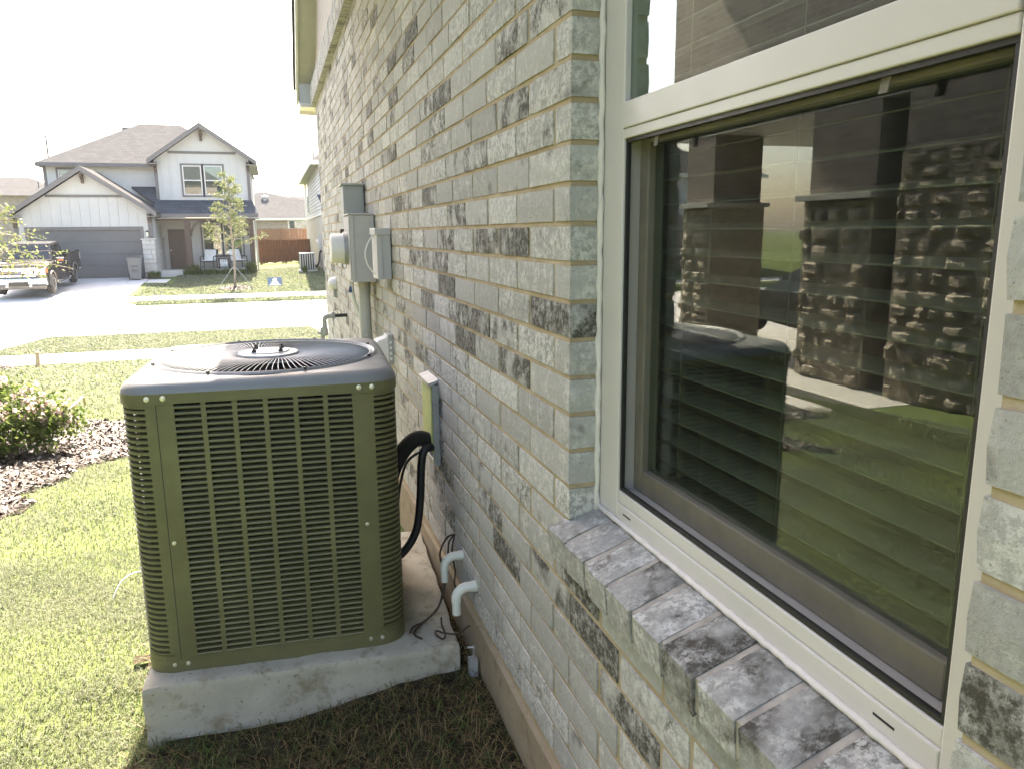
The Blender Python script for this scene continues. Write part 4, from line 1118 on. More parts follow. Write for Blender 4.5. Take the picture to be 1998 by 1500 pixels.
def window(x0, x1, z0, z1, y, parent, trim='house_trim', bars=True, name='window'):
    w = MB(); f = 0.055
    for q in ((x0, x0 + f, z0, z1), (x1 - f, x1, z0, z1), (x0 + f, x1 - f, z0, z0 + f), (x0 + f, x1 - f, z1 - f, z1), (x0 + f, x1 - f, (z0 + z1) / 2 - 0.03, (z0 + z1) / 2 + 0.03)):
        w.box(q[0], q[1], y - 0.05, y + 0.02, q[2], q[3])
    wo_ = w.build(name, 'siding_white', parent)
    zm = (z0 + z1) / 2
    for (a, c) in ((z0 + f, zm - 0.03), (zm + 0.03, z1 - f)):
        bx('pane', 'house_glass', wo_, x0 + f, x1 - f, y - 0.022, y - 0.018, a, c)
    bx('blind', 'teal_reflection', wo_, x0 + f, x1 - f, y - 0.008, y - 0.004, z0 + f, z1 - f)  # sheet behind the panes, painted teal to stand for reflected sky
    if trim:
        t = MB(); k = 0.09
        for q in ((x0 - k, x0 - 0.002, z0 - k, z1 + k), (x1 + 0.002, x1 + k, z0 - k, z1 + k), (x0, x1, z0 - k, z0 - 0.002), (x0, x1, z1 + 0.002, z1 + k)): t.box(q[0], q[1], y - 0.045, y - 0.001, q[2], q[3])
        t.build('casing', trim, wo_)
    return wo_
window(hx(338, 400, 38), hx(440, 400, 38), hh(340, 470, 38), hh(340, 394, 38), MY, TH)
# main hip roof
el, er = hz(205, 352, 37.6), hz(1500, 352, 37.6)
ez = float(el[2]); rl, rr = hz(815, 128, 42.5), hz(1055, 133, 42.5); rz_ = float(rl[2])
ey0, ey1, ry = 37.55 * K, 47.5 * K, 42.5 * K
b = MB(); V = [(el[0], ey0, ez), (er[0] - 0.3, ey0, ez), (er[0] - 0.3, ey1, ez), (el[0], ey1, ez), (rl[0], ry, rz_), (rr[0], ry, rz_)]
b.add(V, [(0, 1, 5, 4), (1, 2, 5), (2, 3, 4, 5), (3, 0, 4), (0, 3, 2, 1)])
RF = b.build('main_roof', 'shingle', TH)
b = MB(); b.box(el[0] - 0.02, hx(890, 365, 37.6), ey0 - 0.03, ey0 + 0.02, ez - 0.17, ez + 0.01); b.box(el[0] - 0.03, el[0] + 0.02, ey0 + 0.021, ey1, ez - 0.17, ez + 0.01); b.build('eave_board', 'house_trim', RF)
bx('eave_soffit', 'house_white', RF, el[0] + 0.02, rx0, ey0 + 0.02, MY + 0.05, ez - 0.12, ez - 0.09)
vp = hz(282, 318, 39.5); one('vent_pipe', 'house_trim', lambda q: q.tube([(vp[0], vp[1], vp[2] - 0.4), (vp[0], vp[1], vp[2] + 1.05)], 0.045, 8), RF)
vp = hz(740, 157, 43.5); one('roof_vent', 'shingle', lambda q: q.lathe([(0, -0.2), (0.25, -0.2), (0.25, 0.10), (0.0, 0.14)], (vp[0], vp[1], vp[2] - 0.05), 'Z', 12), RF)
# right hand gable
al, ar, aa = hz(857, 340, 36.85), hz(1500, 348, 36.85), hz(1163, 125, 36.85)
ar[2] = al[2]
s2 = (aa[2] - al[2]) / (aa[0] - al[0])
def rroof(x, lift=0): return aa[2] - abs(x - aa[0]) * s2 + lift
pz1 = hh(1190, 580, 37.3)
b = MB(); b.prism([(rx0, pz1 - 0.5), (rx1, pz1 - 0.5), (rx1, rroof(rx1, -0.12)), (aa[0], rroof(aa[0], -0.12)), (rx0, rroof(rx0, -0.12))], GR_Y, GR_Y + 0.15)
b.build('gable_wall', 'house_white', TH)
bx('gable_side_wall', 'house_white', TH, rx1 - 0.15, rx1, GR_Y + 0.15, GR_Y + 9, wallb, rroof(rx1, -0.15)); bx('gable_side_wall', 'house_white', TH, rx0, rx0 + 0.12, GR_Y + 0.15, MY, pz1 - 0.5, rroof(rx0, -0.15))
bz0, bz1 = hh(1170, 303, 37.3), hh(1170, 289, 37.3); xb = (aa[2] - 0.15 - bz1) / s2
bx('belt_board', 'house_trim', TH, max(aa[0] - xb, rx0), min(aa[0] + xb, rx1), GR_Y - 0.05, GR_Y - 0.001, bz0, bz1)
for x in np.arange(rx0 + 0.3, rx1 - 0.1, 0.405):
    wxa, wxb = hx(1055, 460, 37.3), hx(1312, 460, 37.3)
    if wxa - 0.1 < x < wxb + 0.1:
        bx('batten', 'house_white', TH, x - 0.022, x + 0.022, GR_Y - 0.022, GR_Y - 0.001, hh(1190, 362, 37.3) + .05, bz0 - 0.01)
        bx('batten', 'house_white', TH, x - 0.022, x + 0.022, GR_Y - 0.022, GR_Y - 0.001, pz1, hh(1190, 556, 37.3) - .05)
    else: bx('batten', 'house_white', TH, x - 0.022, x + 0.022, GR_Y - 0.022, GR_Y - 0.001, pz1, min(bz0 - 0.01, rroof(x, -0.25)))
for (x0, x1) in ((rx0 - 0.02, rx0 + 0.13), (rx1 - 0.13, rx1 + 0.02)): bx('corner_board', 'house_trim', TH, x0, x1, GR_Y - 0.04, GR_Y + 0.12, pz1 - 0.05, rroof((x0 + x1) / 2, -0.25))
gable_roof('gable_roof', aa, al, ar, 36.8 * K, 43.5 * K, 0.24, 'house_trim', 'shingle')
bracket(rx0 + 0.06, rroof(rx0, -0.3), GR_Y - 0.04); bracket(rx1 - 0.06, rroof(rx1, -0.3), GR_Y - 0.04); bracket(float(aa[0]), float(aa[2]) - 0.3, GR_Y - 0.04, 0.5)
wz0, wz1 = hh(1190, 545, 37.3), hh(1190, 372, 37.3)
window(hx(1072, 460, 37.3), hx(1183, 460, 37.3), wz0, wz1, GR_Y, TH); window(hx(1197, 460, 37.3), hx(1305, 460, 37.3), wz0, wz1, GR_Y, TH)
# porch roof, beam, posts
py0, py1 = 36.0 * K, GR_Y
pe0, pe1 = GX1 - 0.05, hx(1512, 655, 36.0); pzl = hh(1100, 657, 36.0)
b = MB(); b.hexa([(pe0, py0, pzl - 0.02), (pe1, py0, pzl - 0.02), (pe1 - 0.3, py1, pz1 - 0.02), (pe0, py1, pz1 - 0.02), (pe0, py0, pzl + 0.03), (pe1, py0, pzl + 0.03), (pe1 - 0.3, py1, pz1 + 0.06), (pe0, py1, pz1 + 0.06)])
b.hexa([(pe0, py1 - 0.3, pz1 - 0.2), (rx0 + 0.05, py1 - 0.3, pz1 - 0.2), (rx0 + 0.05, MY, hh(800, 505, 38)), (pe0 - 1.2, MY, hh(800, 505, 38)), (pe0, py1 - 0.3, pz1 - 0.1), (rx0 + 0.05, py1 - 0.3, pz1 - 0.1), (rx0 + 0.05, MY, hh(800, 505, 38) + 0.1), (pe0 - 1.2, MY, hh(800, 505, 38) + 0.1)])
PRF = b.build('porch_roof', 'shingle_dark', TH)
bx('fascia_board', 'house_trim', PRF, pe0 + 0.3, pe1, py0 - 0.04, py0 - 0.001, pzl - 0.16, pzl + 0.03)
bx('porch_ceiling', 'house_white', PRF, pe0, pe1, py0, MY, pzl - 0.20, pzl - 0.17)
BY = 36.2 * K; bmz = hh(1100, 694, 36.2)
BM = bx('porch_beam', 'brown_wood', TH, GX1 + 0.01, hx(1495, 690, 36.2), BY - 0.1, BY + 0.1, bmz, pzl - 0.205)
fl = hh(1050, 978, 37)
def post(xa, xb):
    P = bx('porch_post', 'brown_wood', TH, xa, xb, BY - 0.12, BY + 0.12, fl - 0.3, bmz + 0.01)
    m_ = (xa + xb) / 2
    bx('post_base', 'brown_wood', P, xa - 0.04, xb + 0.04, BY - 0.16, BY + 0.16, fl - 0.3, fl + 0.18)
    return m_
p1 = post(hx(1087, 830, 36.2), hx(1122, 830, 36.2)); p2 = post(hx(1463, 830, 36.2), hx(1490, 830, 36.2))
for (xs_, d) in ((p1 + 0.1, 1), (p2 - 0.1, -1)):
    b = MB(); n = 8
    for i in range(n):
        a0, a1 = math.pi / 2 * i / n, math.pi / 2 * (i + 1) / n
        q = [(xs_ + d * 0.62 * (1 - math.cos(a)), bmz - 0.75 * (1 - math.sin(a))) for a in (a0, a1)]
        w_ = [(xs_ + d * (0.62 * (1 - math.cos(a)) + 0.10), bmz - 0.75 * (1 - math.sin(a)) - 0.03) for a in (a0, a1)]
        b.hexa([(q[0][0], BY - .05, q[0][1]), (w_[0][0], BY - .05, w_[0][1]), (w_[0][0], BY + .05, w_[0][1]), (q[0][0], BY + .05, q[0][1]), (q[1][0], BY - .05, q[1][1]), (w_[1][0], BY - .05, w_[1][1]), (w_[1][0], BY + .05, w_[1][1]), (q[1][0], BY + .05, q[1][1])])
    b.build('porch_brace', 'brown_wood', TH)
# porch wall, door, window
PW = 37.9 * K
bx('porch_wall', 'house_white', TH, GX1 - 0.1, rx1, PW, PW + 0.15, wallb, pzl - 0.16)
for x in np.arange(GX1 + 0.12, rx1 - 0.2, 0.3): bx('batten', 'house_white', TH, x - 0.018, x + 0.018, PW - 0.016, PW - 0.001, hh(1140, 910, 37.9), pzl - 0.21)
dx0, dx1, dz0, dz1 = hx(992, 850, 38), hx(992, 850, 38) + 0.95, hh(1000, 975, 38), hh(1000, 745, 38)
D_ = bx('front_door', 'door_brown', TH, dx0, dx1, PW - 0.05, PW - 0.017, dz0, dz1)
wd, ht = dx1 - dx0, dz1 - dz0
for cxx in (0.29, 0.71):
    for (u0, u1) in ((0.06, 0.36), (0.42, 0.76), (0.83, 0.95)):
        bx('door_panel', 'door_brown', D_, dx0 + (cxx - 0.15) * wd, dx0 + (cxx + 0.15) * wd, PW - 0.062, PW - 0.0505, dz0 + u0 * ht, dz0 + u1 * ht, bevel=0.01)
one('handle', 'chrome', lambda q: q.lathe([(0, -0.03), (0.03, -0.03), (0.03, 0), (0, 0)], (dx0 + 0.08, PW - 0.065, dz0 + 0.95), 'Y', 10), D_)
bx('door_mat', 'brown_wood', TH, dx0 + 0.05, dx1 - 0.05, PW - 0.75, PW - 0.2, fl + 0.012, fl + 0.03)
wxl, wxr = hx(1188, 800, 37.9), hx(1418, 800, 37.9); zz0, zz1 = hh(1300, 895, 37.9), hh(1300, 705, 37.9); wm = (wxl + wxr) / 2
window(wxl, wm - 0.04, zz0, zz1, PW - 0.018, TH); window(wm + 0.04, wxr, zz0, zz1, PW - 0.018, TH)
# stone wainscot: low wing wall beside the garage and below the porch window
sx0, sx1 = hx(842, 900, 35), GX1 + 0.06; sz1 = hh(880, 797, 35)
WS = bx('wing_wall', 'white_stone', TH, sx0 + 0.02, sx1 - 0.02, G - 0.10, PW - 0.06, GB - 0.3, sz1 - 0.07)
def stones(x0, x1, y, z0, z1, axis, par, rows):
    hgt = (z1 - z0) / rows
    for r in range(rows):
        u = x0 + random.uniform(0, 0.1) - 0.1
        while u < x1:
            w_ = random.uniform(0.35, 0.7); a, c = max(u, x0), min(u + w_, x1)
            if c - a > 0.08:
                z_a, z_b = z0 + r * hgt + 0.008, z0 + (r + 1) * hgt - 0.008; t = random.uniform(0.03, 0.05)
                if axis == 'Y': bx('stone', 'white_stone', par, a + .006, c - .006, y - t, y + 0.02, z_a, z_b, bevel=0.01, seg=1)
                else: bx('stone', 'white_stone', par, y - 0.02, y + t, a + .006, c - .006, z_a, z_b, bevel=0.01, seg=1)
            u += w_
stones(sx0, sx1, G - 0.10, GB - 0.05, sz1 - 0.08, 'Y', WS, 8)
stones(G - 0.08, PW - 0.08, sx1 - 0.02, GB - 0.05, sz1 - 0.08, 'X', WS, 8)
bx('cap_stone', 'white_stone', WS, sx0 - 0.05, sx1 + 0.07, G - 0.17, PW - 0.06, sz1 - 0.068, sz1, bevel=0.01)
W2 = bx('window_wainscot', 'white_stone', TH, dx1 + 0.15, rx1 - 0.02, PW - 0.05, PW - 0.017, wallb, hh(1150, 912, 37.9) - 0.06)
stones(dx1 + 0.16, rx1 - 0.02, PW - 0.045, fl, hh(1150, 912, 37.9) - 0.06, 'Y', W2, 4)
bx('porch_floor', 'walk', TH, GX1 + 0.07, rx1, BY - 0.25, PW - 0.06, GB - 0.3, fl)
SC = empty('wall_sconce', (hx(862, 770, 35), G - 0.05, hh(862, 770, 35)), 0, 'black lantern beside the garage door across the street', 'lamp')
sxx, szz = hx(864, 770, 35), hh(864, 770, 35)
one('lantern_body', 'black_plastic', lambda q: (q.lathe([(0.0, 0.16), (0.03, 0.15), (0.075, 0.10), (0.075, 0.07), (0, 0.07)], (sxx, G - 0.12, szz), 'Z', 8), q.box(sxx - 0.03, sxx + 0.03, G - 0.10, G - 0.002, szz + 0.05, szz + 0.09)), SC)
one('lantern_glass', 'lamp_clear', lambda q: q.lathe([(0.0, -0.14), (0.05, -0.14), (0.055, 0.069), (0, 0.069)], (sxx, G - 0.12, szz), 'Z', 8), SC)
bx('lantern_foot', 'black_plastic', SC, sxx - 0.06, sxx + 0.06, G - 0.18, G - 0.06, szz - 0.165, szz - 0.141)
DSP = one('downspout', 'siding_white', lambda q: q.tube([(rx1 + 0.12, GR_Y + 0.3, pzl - 0.3), (rx1 + 0.12, GR_Y + 0.3, fl - 0.2)], 0.05, 6), TH)

# ------------------------------------------------------------------ things in front of that house
def chair(x, y, z, rz, label):
    c = empty('porch_chair', (x, y, z), rz, label, 'chair', 'chairs on the porch across the street')
    b = MB(); b.hexa([(-0.29, -0.30, 0.40), (0.29, -0.30, 0.40), (0.29, 0.22, 0.36), (-0.29, 0.22, 0.36), (-0.29, -0.30, 0.46), (0.29, -0.30, 0.46), (0.29, 0.22, 0.42), (-0.29, 0.22, 0.42)]); b.build('seat', 'cushion', c, local=True, bevel=0.03)
    b = MB(); b.hexa([(-0.29, 0.20, 0.42), (0.29, 0.20, 0.42), (0.29, 0.27, 0.42), (-0.29, 0.27, 0.42), (-0.29, 0.42, 0.98), (0.29, 0.42, 0.98), (0.29, 0.48, 0.97), (-0.29, 0.48, 0.97)]); b.build('backrest', 'cushion', c, local=True, bevel=0.03)
    for s in (-1, 1):
        one('arm', 'black_plastic', lambda q: q.tube([(s * 0.33, 0.42, 0.72), (s * 0.33, 0.20, 0.66), (s * 0.33, -0.28, 0.62), (s * 0.33, -0.34, 0.58)], 0.022, 6), c, local=True)
        for yy in (-0.3, 0.24):
            one('leg', 'black_plastic', lambda q: q.tube([(s * 0.33, yy, 0.62), (s * 0.33, yy * 1.15, 0.0)], 0.02, 6), c, local=True)
    one('seat_rail', 'black_plastic', lambda q: (q.tube([(-0.33, -0.30, 0.39), (0.33, -0.30, 0.39)], 0.022, 6), q.tube([(-0.33, 0.24, 0.35), (0.33, 0.24, 0.35)], 0.02, 6)), c, local=True)
chair(hx(1225, 960, 36.9), 36.9 * K, fl, R_(-12), 'white cushioned chair by the porch window, on the front door side of the table')
chair(hx(1398, 960, 36.9), 36.9 * K, fl, R_(28), 'white cushioned chair by the porch window, behind the young tree')
tx = hx(1312, 950, 36.9)
TB = empty('porch_table', (tx, 36.95 * K, fl), 0, 'black side table between the two white porch chairs', 'table')
bx('table_top', 'black_plastic', TB, -0.27, 0.27, -0.22, 0.22, 0.50, 0.535, local=True)
for sx in (-0.24, 0.24):
    for sy in (-0.19, 0.19): bx('leg', 'black_plastic', TB, sx - 0.02, sx + 0.02, sy - 0.02, sy + 0.02, 0, 0.4995, local=True)
b = MB()
for i in range(4): b.box(-0.16 + i * 0.09, -0.11 + i * 0.09, -0.20, -0.18, 0.10, 0.46)
b.box(-0.18, 0.18, -0.199, -0.181, 0.26, 0.31); b.build('lattice', 'cushion', TB, local=True)
# wheelie bin
bc = hz(798, 1030, 34.2)
BN = empty('rubbish_bin', (bc[0], bc[1], float(zg(-9, bc[1])) + 0.03), R_(4), 'grey wheeled rubbish bin standing by the garage door', 'bin')
b = MB(); b.hexa([(-0.24, -0.28, 0.0), (0.24, -0.28, 0.0), (0.24, 0.24, 0.0), (-0.24, 0.24, 0.0), (-0.31, -0.36, 1.0), (0.31, -0.36, 1.0), (0.31, 0.36, 1.0), (-0.31, 0.36, 1.0)]); b.build('bin_body', 'bin_grey', BN, local=True, bevel=0.03)
b = MB(); b.hexa([(-0.34, -0.40, 1.0), (0.34, -0.40, 1.0), (0.34, 0.40, 1.02), (-0.34, 0.40, 1.02), (-0.31, -0.36, 1.05), (0.31, -0.36, 1.05), (0.31, 0.38, 1.10), (-0.31, 0.38, 1.10)]); b.build('lid', 'truck_lower', BN, local=True, bevel=0.02)
bx('front_rim', 'bin_grey', BN, -0.325, 0.325, -0.375, -0.345, 0.88, 0.99, local=True, bevel=0.01)
bx('label_plate', 'house_trim', BN, -0.13, 0.13, -0.345, -0.30, 0.34, 0.46, local=True)
bx('lift_bar', 'black_plastic', BN, -0.15, 0.15, -0.36, -0.31, 0.60, 0.63, local=True)
for s in (-1, 1): one('wheel', 'tyre', lambda q: q.lathe([(0, -0.035), (0.13, -0.035), (0.13, 0.035), (0, 0.035)], (s * 0.29, 0.26, 0.11), 'X', 14), BN, local=True)
one('handle', 'black_plastic', lambda q: q.tube([(-0.26, 0.40, 0.98), (-0.26, 0.46, 0.98), (0.26, 0.46, 0.98), (0.26, 0.40, 0.98)], 0.018, 6), BN, local=True)

# yard sign
sp = hz(1615, 1148, 27.2); sgz = float(sp[2])
sw, sb0, sb1 = 0.27, sgz + 0.50, sgz + 0.83
SG = empty('yard_sign', (sp[0], sp[1], sgz), 0, 'small blue yard sign on a thin stake in the grass strip by the kerb', 'sign')
sX = float(sp[0]) + 0.0; sY = float(sp[1])
bx('board', 'sign_blue', SG, sX - sw, sX + sw, sY - 0.006, sY + 0.006, sb0, sb1)
bx('stake', 'galv', SG, sX - 0.014, sX + 0.014, sY + 0.0065, sY + 0.02, sgz - 0.2, sb1 - 0.05)
b = MB(); bz = sb1 - 0.135
b.box(sX - 0.075, sX + 0.075, sY - 0.0085, sY - 0.0062, bz, bz + 0.055)
b.prism([(sX - 0.075, bz + 0.056), (sX - 0.03, bz + 0.056), (sX - 0.052, bz + 0.09)], sY - 0.0085, sY - 0.0062)
b.add([(sX + 0.02 + 0.055 * math.cos(a), sY - 0.0085, bz + 0.056 + 0.055 * math.sin(a)) for a in np.linspace(0, math.pi, 12)], [tuple(range(12))])
b.build('emblem', 'sign_white', SG)
bx('emblem_cutout', 'sign_blue', SG, sX - 0.015, sX + 0.035, sY - 0.0095, sY - 0.0088, bz + 0.015, bz + 0.05)
def lettering(txt, x, y, z, h, width, parent, m):
    cu = bpy.data.curves.new('lettering', 'FONT'); cu.body = txt; cu.size = h; cu.align_x = 'CENTER'; cu.offset = 0.002
    ob = bpy.data.objects.new('tmp', cu); col.objects.link(ob)
    dg = bpy.context.evaluated_depsgraph_get(); me = bpy.data.meshes.new_from_object(ob.evaluated_get(dg))
    bpy.data.objects.remove(ob); bpy.data.curves.remove(cu)
    vs = np.array([v.co[:] for v in me.vertices]); k = width / (vs[:, 0].max() - vs[:, 0].min())
    b = MB(); b.v = [(x + v[0] * k, y, z + v[1]) for v in vs]; b.f = [tuple(p.vertices) for p in me.polygons]
    bpy.data.meshes.remove(me)
    return b.build('lettering', m, parent, fixn=False)
lettering('PRIVATE', sX, sY - 0.0075, sb0 + 0.125, 0.058, 0.24, SG, 'sign_white')
lettering('RESIDENCE', sX, sY - 0.0075, sb0 + 0.066, 0.058, 0.32, SG, 'sign_white')
bx('rule', 'sign_white', SG, sX - 0.22, sX + 0.22, sY - 0.0085, sY - 0.0062, sb0 + 0.025, sb0 + 0.042)

# ------------------------------------------------------------------ trees and planting
def leaf_cloud(name, cen, spread, size, rgb_fn, parent, m='leaf', sun=True):
    N = len(cen)
    a = rng.normal(size=(N, 3)); a /= np.linalg.norm(a, axis=1)[:, None]
    c = rng.normal(size=(N, 3)); c -= a * (a * c).sum(1)[:, None]; c /= np.linalg.norm(c, axis=1)[:, None]
    s = rng.uniform(0.6, 1.25, (N, 1)) * size
    return flat_quads(name, m, cen, a * s * 0.5, c * s, rgb_fn(N), parent, 'stuff')
def rgbv(N, straw=0.05):
    return np.stack([rng.uniform(0, 1, N), (rng.uniform(0, 1, N) < straw) * rng.uniform(0.3, 1, N) + 0 * rng.uniform(0, .2, N), rng.uniform(0, 1, N)], 1)
def young_tree(name, base, height, nb, blen, label, leaves, lsize, lean=0.0, seed=1, first=0.25, bias=None, m='paleleaf', droop=0.0):
    r = random.Random(seed)
    t = empty(name, base, 0, label, 'tree')
    bx0 = Vector(base)
    trunk = [bx0 + Vector((lean * (i / 8) + 0.03 * math.sin(i * 1.3 + seed), 0.03 * math.sin(i * 0.9), height * i / 8)) for i in range(9)]
    b = MB(); b.tube(trunk, [0.055 * (1 - 0.85 * i / 8) + 0.006 for i in range(9)], 8)
    cen = []
    for k in range(nb):
        u = first + (1 - first) * (k + r.random()) / nb
        i = min(int(u * 8), 7); p0 = trunk[i].lerp(trunk[i + 1], u * 8 - i)
        ang = k * 2.399 + r.uniform(-0.4, 0.4)
        if bias is not None and r.random() < 0.45: ang = bias + r.uniform(-0.6, 0.6)
        L = blen * (1.15 - 0.8 * (u - first) / (1 - first)) * r.uniform(0.7, 1.15)
        pts = []
        for j in range(7):
            s = j / 6
            pts.append(p0 + Vector((math.cos(ang + 0.5 * s * math.sin(k)) * L * s, math.sin(ang + 0.5 * s * math.sin(k)) * L * s, L * (0.75 * s - 0.35 * s * s - droop * s * s))))
        b.tube(pts, [0.016 * (1 - 0.8 * j / 6) + 0.003 for j in range(7)], 5, cap=False)
        for q in range(5):
            j = r.randint(2, 5); d = Vector((r.uniform(-1, 1), r.uniform(-1, 1), r.uniform(-0.2, 0.9))).normalized() * L * r.uniform(0.15, 0.4)
            e = pts[j] + d; b.tube([pts[j], pts[j] + d * 0.5 + Vector((0, 0, 0.03)), e], [0.006, 0.004, 0.002], 4, cap=False)
            for w_ in range(leaves // (nb * 5)):
                s = r.random() ** 0.7; c = pts[j] + d * s
                cen.append((c.x + r.gauss(0, 0.07), c.y + r.gauss(0, 0.07), c.z + r.gauss(0, 0.06)))
        for w_ in range(leaves // (nb * 3)):
            s = r.uniform(0.3, 1); j = min(int(s * 6), 5); c = pts[j].lerp(pts[j + 1], s * 6 - j)
            cen.append((c.x + r.gauss(0, 0.06), c.y + r.gauss(0, 0.06), c.z + r.gauss(0, 0.05)))
    b.build('trunk', 'bark', t, smooth=True, fixn=False)
    leaf_cloud('crown', np.array(cen), 0, lsize, lambda N: rgbv(N, 0.3), t, m)
    return t
tb = hz(1378, 1058, 30.5); tb[2] = float(zg(tb[0], tb[1])) - 0.02
young_tree('young_tree', tuple(map(float, tb)), 4.75, 26, 1.2, 'staked young tree with sparse pale leaves in front of the porch', 2600, 0.05, 0.02, 5, 0.34)
for s in (-1, 1):
    lb_ = 'tight support rope from the young tree to the lawn, on the ' + ('garage' if s < 0 else 'wood fence') + ' side'
    o = one('guy_rope', 'galv', lambda q: q.tube([(tb[0], tb[1], tb[2] + 1.0), (tb[0] + s * 0.75, tb[1] - 0.1, tb[2] + 0.02)], 0.010, 5), None)
    tag(o, lb_, 'rope', 'ropes staking the young tree')
def chips(name, cx_, cy_, rx_, ry_, N, size, label=None, hump=0.05, off=0.0, poly=None):
    a = rng.uniform(0, 2 * np.pi, N); r_ = np.sqrt(rng.uniform(0, 1, N))
    x = cx_ + rx_ * r_ * np.cos(a); y = cy_ + ry_ * r_ * np.sin(a)
    if poly is not None: x, y = poly(N)
    rr2 = np.clip(1 - ((x - cx_) / rx_) ** 2 - ((y - cy_) / ry_) ** 2, 0, 1) if poly is None else 0.4
    z = zg(x, y) + hump * rr2 + rng.uniform(0.004, 0.02, N) + off
    d = rng.uniform(0, 2 * np.pi, N); t = rng.normal(0, 0.35, N)
    ax = np.stack([np.cos(d) * np.cos(t), np.sin(d) * np.cos(t), np.sin(t)], 1)
    up = np.stack([rng.normal(0, .4, N), rng.normal(0, .4, N), np.ones(N)], 1); ay = np.cross(up, ax); ay /= np.linalg.norm(ay, axis=1)[:, None]
    s = rng.uniform(0.5, 1.3, (N, 1)) * size
    cen = np.stack([x, y, z], 1)
    v = np.empty((N, 4, 3), np.float32); A, B = ax * s, ay * s * 0.28
    v[:, 0] = cen - A - B; v[:, 1] = cen + A - B; v[:, 2] = cen + A + B; v[:, 3] = cen - A + B
    o = raw_mesh(name, 'chip', v.reshape(-1, 3), np.arange(N * 4).reshape(N, 4), np.repeat(rgbv(N, 0.2), 4, axis=0), None, 'stuff')
    if label: tag(o, label, 'mulch')
    return o
def mound(name, m, cx_, cy_, rx_, ry_, h, wob=0.1, seed=0, n=40, label=None):
    r = random.Random(seed); ph = [r.uniform(0, 6) for _ in range(3)]
    b = MB(); rings = 7; vs = [(cx_, cy_, float(zg(cx_, cy_)) + h)]; fs = []
    for i in range(1, rings + 1):
        for k in range(n):
            a = 2 * math.pi * k / n; w = 1 + wob * (math.sin(2 * a + ph[0]) + 0.6 * math.sin(3 * a + ph[1]) + 0.4 * math.sin(5 * a + ph[2]))
            x, y = cx_ + rx_ * w * i / rings * math.cos(a), cy_ + ry_ * w * i / rings * math.sin(a)
            vs.append((x, y, float(zg(x, y)) + h * (1 - (i / rings) ** 2) + 0.006 - (0.03 if i == rings else 0)))
    for k in range(n): fs.append((0, 1 + k, 1 + (k + 1) % n))
    for i in range(rings - 1):
        for k in range(n): a, c = 1 + i * n + k, 1 + i * n + (k + 1) % n; fs.append((a, a + n, c + n, c))
    b.add(vs, fs); o = b.build(name, m, None, smooth=True, kind='structure'); return o
mound('mulch_ring', 'mulch_ground', tb[0], tb[1], 0.72, 0.8, 0.07, 0.05, 3)
chips('mulch_chips', tb[0], tb[1], 0.75, 0.85, 900, 0.045, 'pale wood chips round the foot of the staked tree', 0.07)
# near street tree at the left, only its branches reach into the picture
nt = (-6.6, 16.75, float(zg(-6.6, 16.75)))
young_tree('street_tree', nt, 3.3, 22, 2.25, 'pale leaved young tree by the near pavement, branches reaching in front of the pickup', 2300, 0.045, 0.1, 9, 0.40, bias=-0.15, droop=0.22)
mound('mulch_ring_near', 'mulch_ground', -6.55, 16.7, 1.1, 0.75, 0.12, 0.05, 4)
chips('mulch_chips', -6.55, 16.7, 1.12, 0.78, 1500, 0.04, 'wood chips heaped round the near street tree', 0.13)
sk = at_z(73, 716, -1.03)
o = one('wooden_stake', 'stake_wood', lambda q: q.hexa([(sk[0] - .035, sk[1] - .03, -1.25), (sk[0] + .035, sk[1] - .03, -1.25), (sk[0] + .035, sk[1] + .03, -1.25), (sk[0] - .035, sk[1] + .03, -1.25), (sk[0] - .005, sk[1] - .03, -0.74), (sk[0] + .065, sk[1] - .03, -0.74), (sk[0] + .065, sk[1] + .03, -0.74), (sk[0] - .005, sk[1] + .03, -0.74)]), None)
tag(o, 'short leaning wooden stake in the lawn near the pavement', 'stake')
# planting below the porch
def tuft(name, x, y, r_, h, N, label, cat='plant', m='leaf', straw=0.05, w=0.012, group=None):
    o = empty(name, (x, y, float(zg(x, y))), 0, label, cat, group)
    a = rng.uniform(0, 2 * np.pi, N); rr = r_ * np.sqrt(rng.uniform(0, 1, N))
    xy = np.stack([x + rr * np.cos(a), y + rr * np.sin(a)], 1)
    blades(xy, zg(xy[:, 0], xy[:, 1]) - 0.01, rng.uniform(0.4, 1.0, N) * h, np.full(N, w), 0.9, rgbv(N, straw), 'foliage', m, o)
    return o
lx = [(900, 1000, 34.7, 0.28, 0.45, 'small dark green clump at the corner of the white stone wall'), (1120, 1010, 35.6, 0.35, 0.55, 'green clump at the foot of the brown porch post'), (1145, 985, 35.7, 0.22, 0.75, 'taller green shrub behind the clump by the porch post'),
      (1215, 1000, 35.6, 0.35, 0.45, 'low green clump under the white porch chair'), (1280, 1005, 35.6, 0.33, 0.42, 'low green clump under the porch table'), (1345, 1005, 35.6, 0.33, 0.45, 'low green clump behind the young tree trunk'), (1410, 1005, 35.6, 0.33, 0.42, 'low green clump under the chair behind the tree'), (1475, 980, 35.5, 0.2, 0.85, 'upright green shrub against the end porch post')]
for (x, y, Y, r_, h, lb) in lx:
    p = hz(x, y, Y); tuft('garden_plant', float(p[0]), float(p[1]), r_, h, 260, lb, w=0.02)
mp_ = hz(895, 1022, 34.6); mound('mulch_bed_far', 'mulch_ground', mp_[0], mp_[1], 0.5, 0.4, 0.05, 0.05, 6)

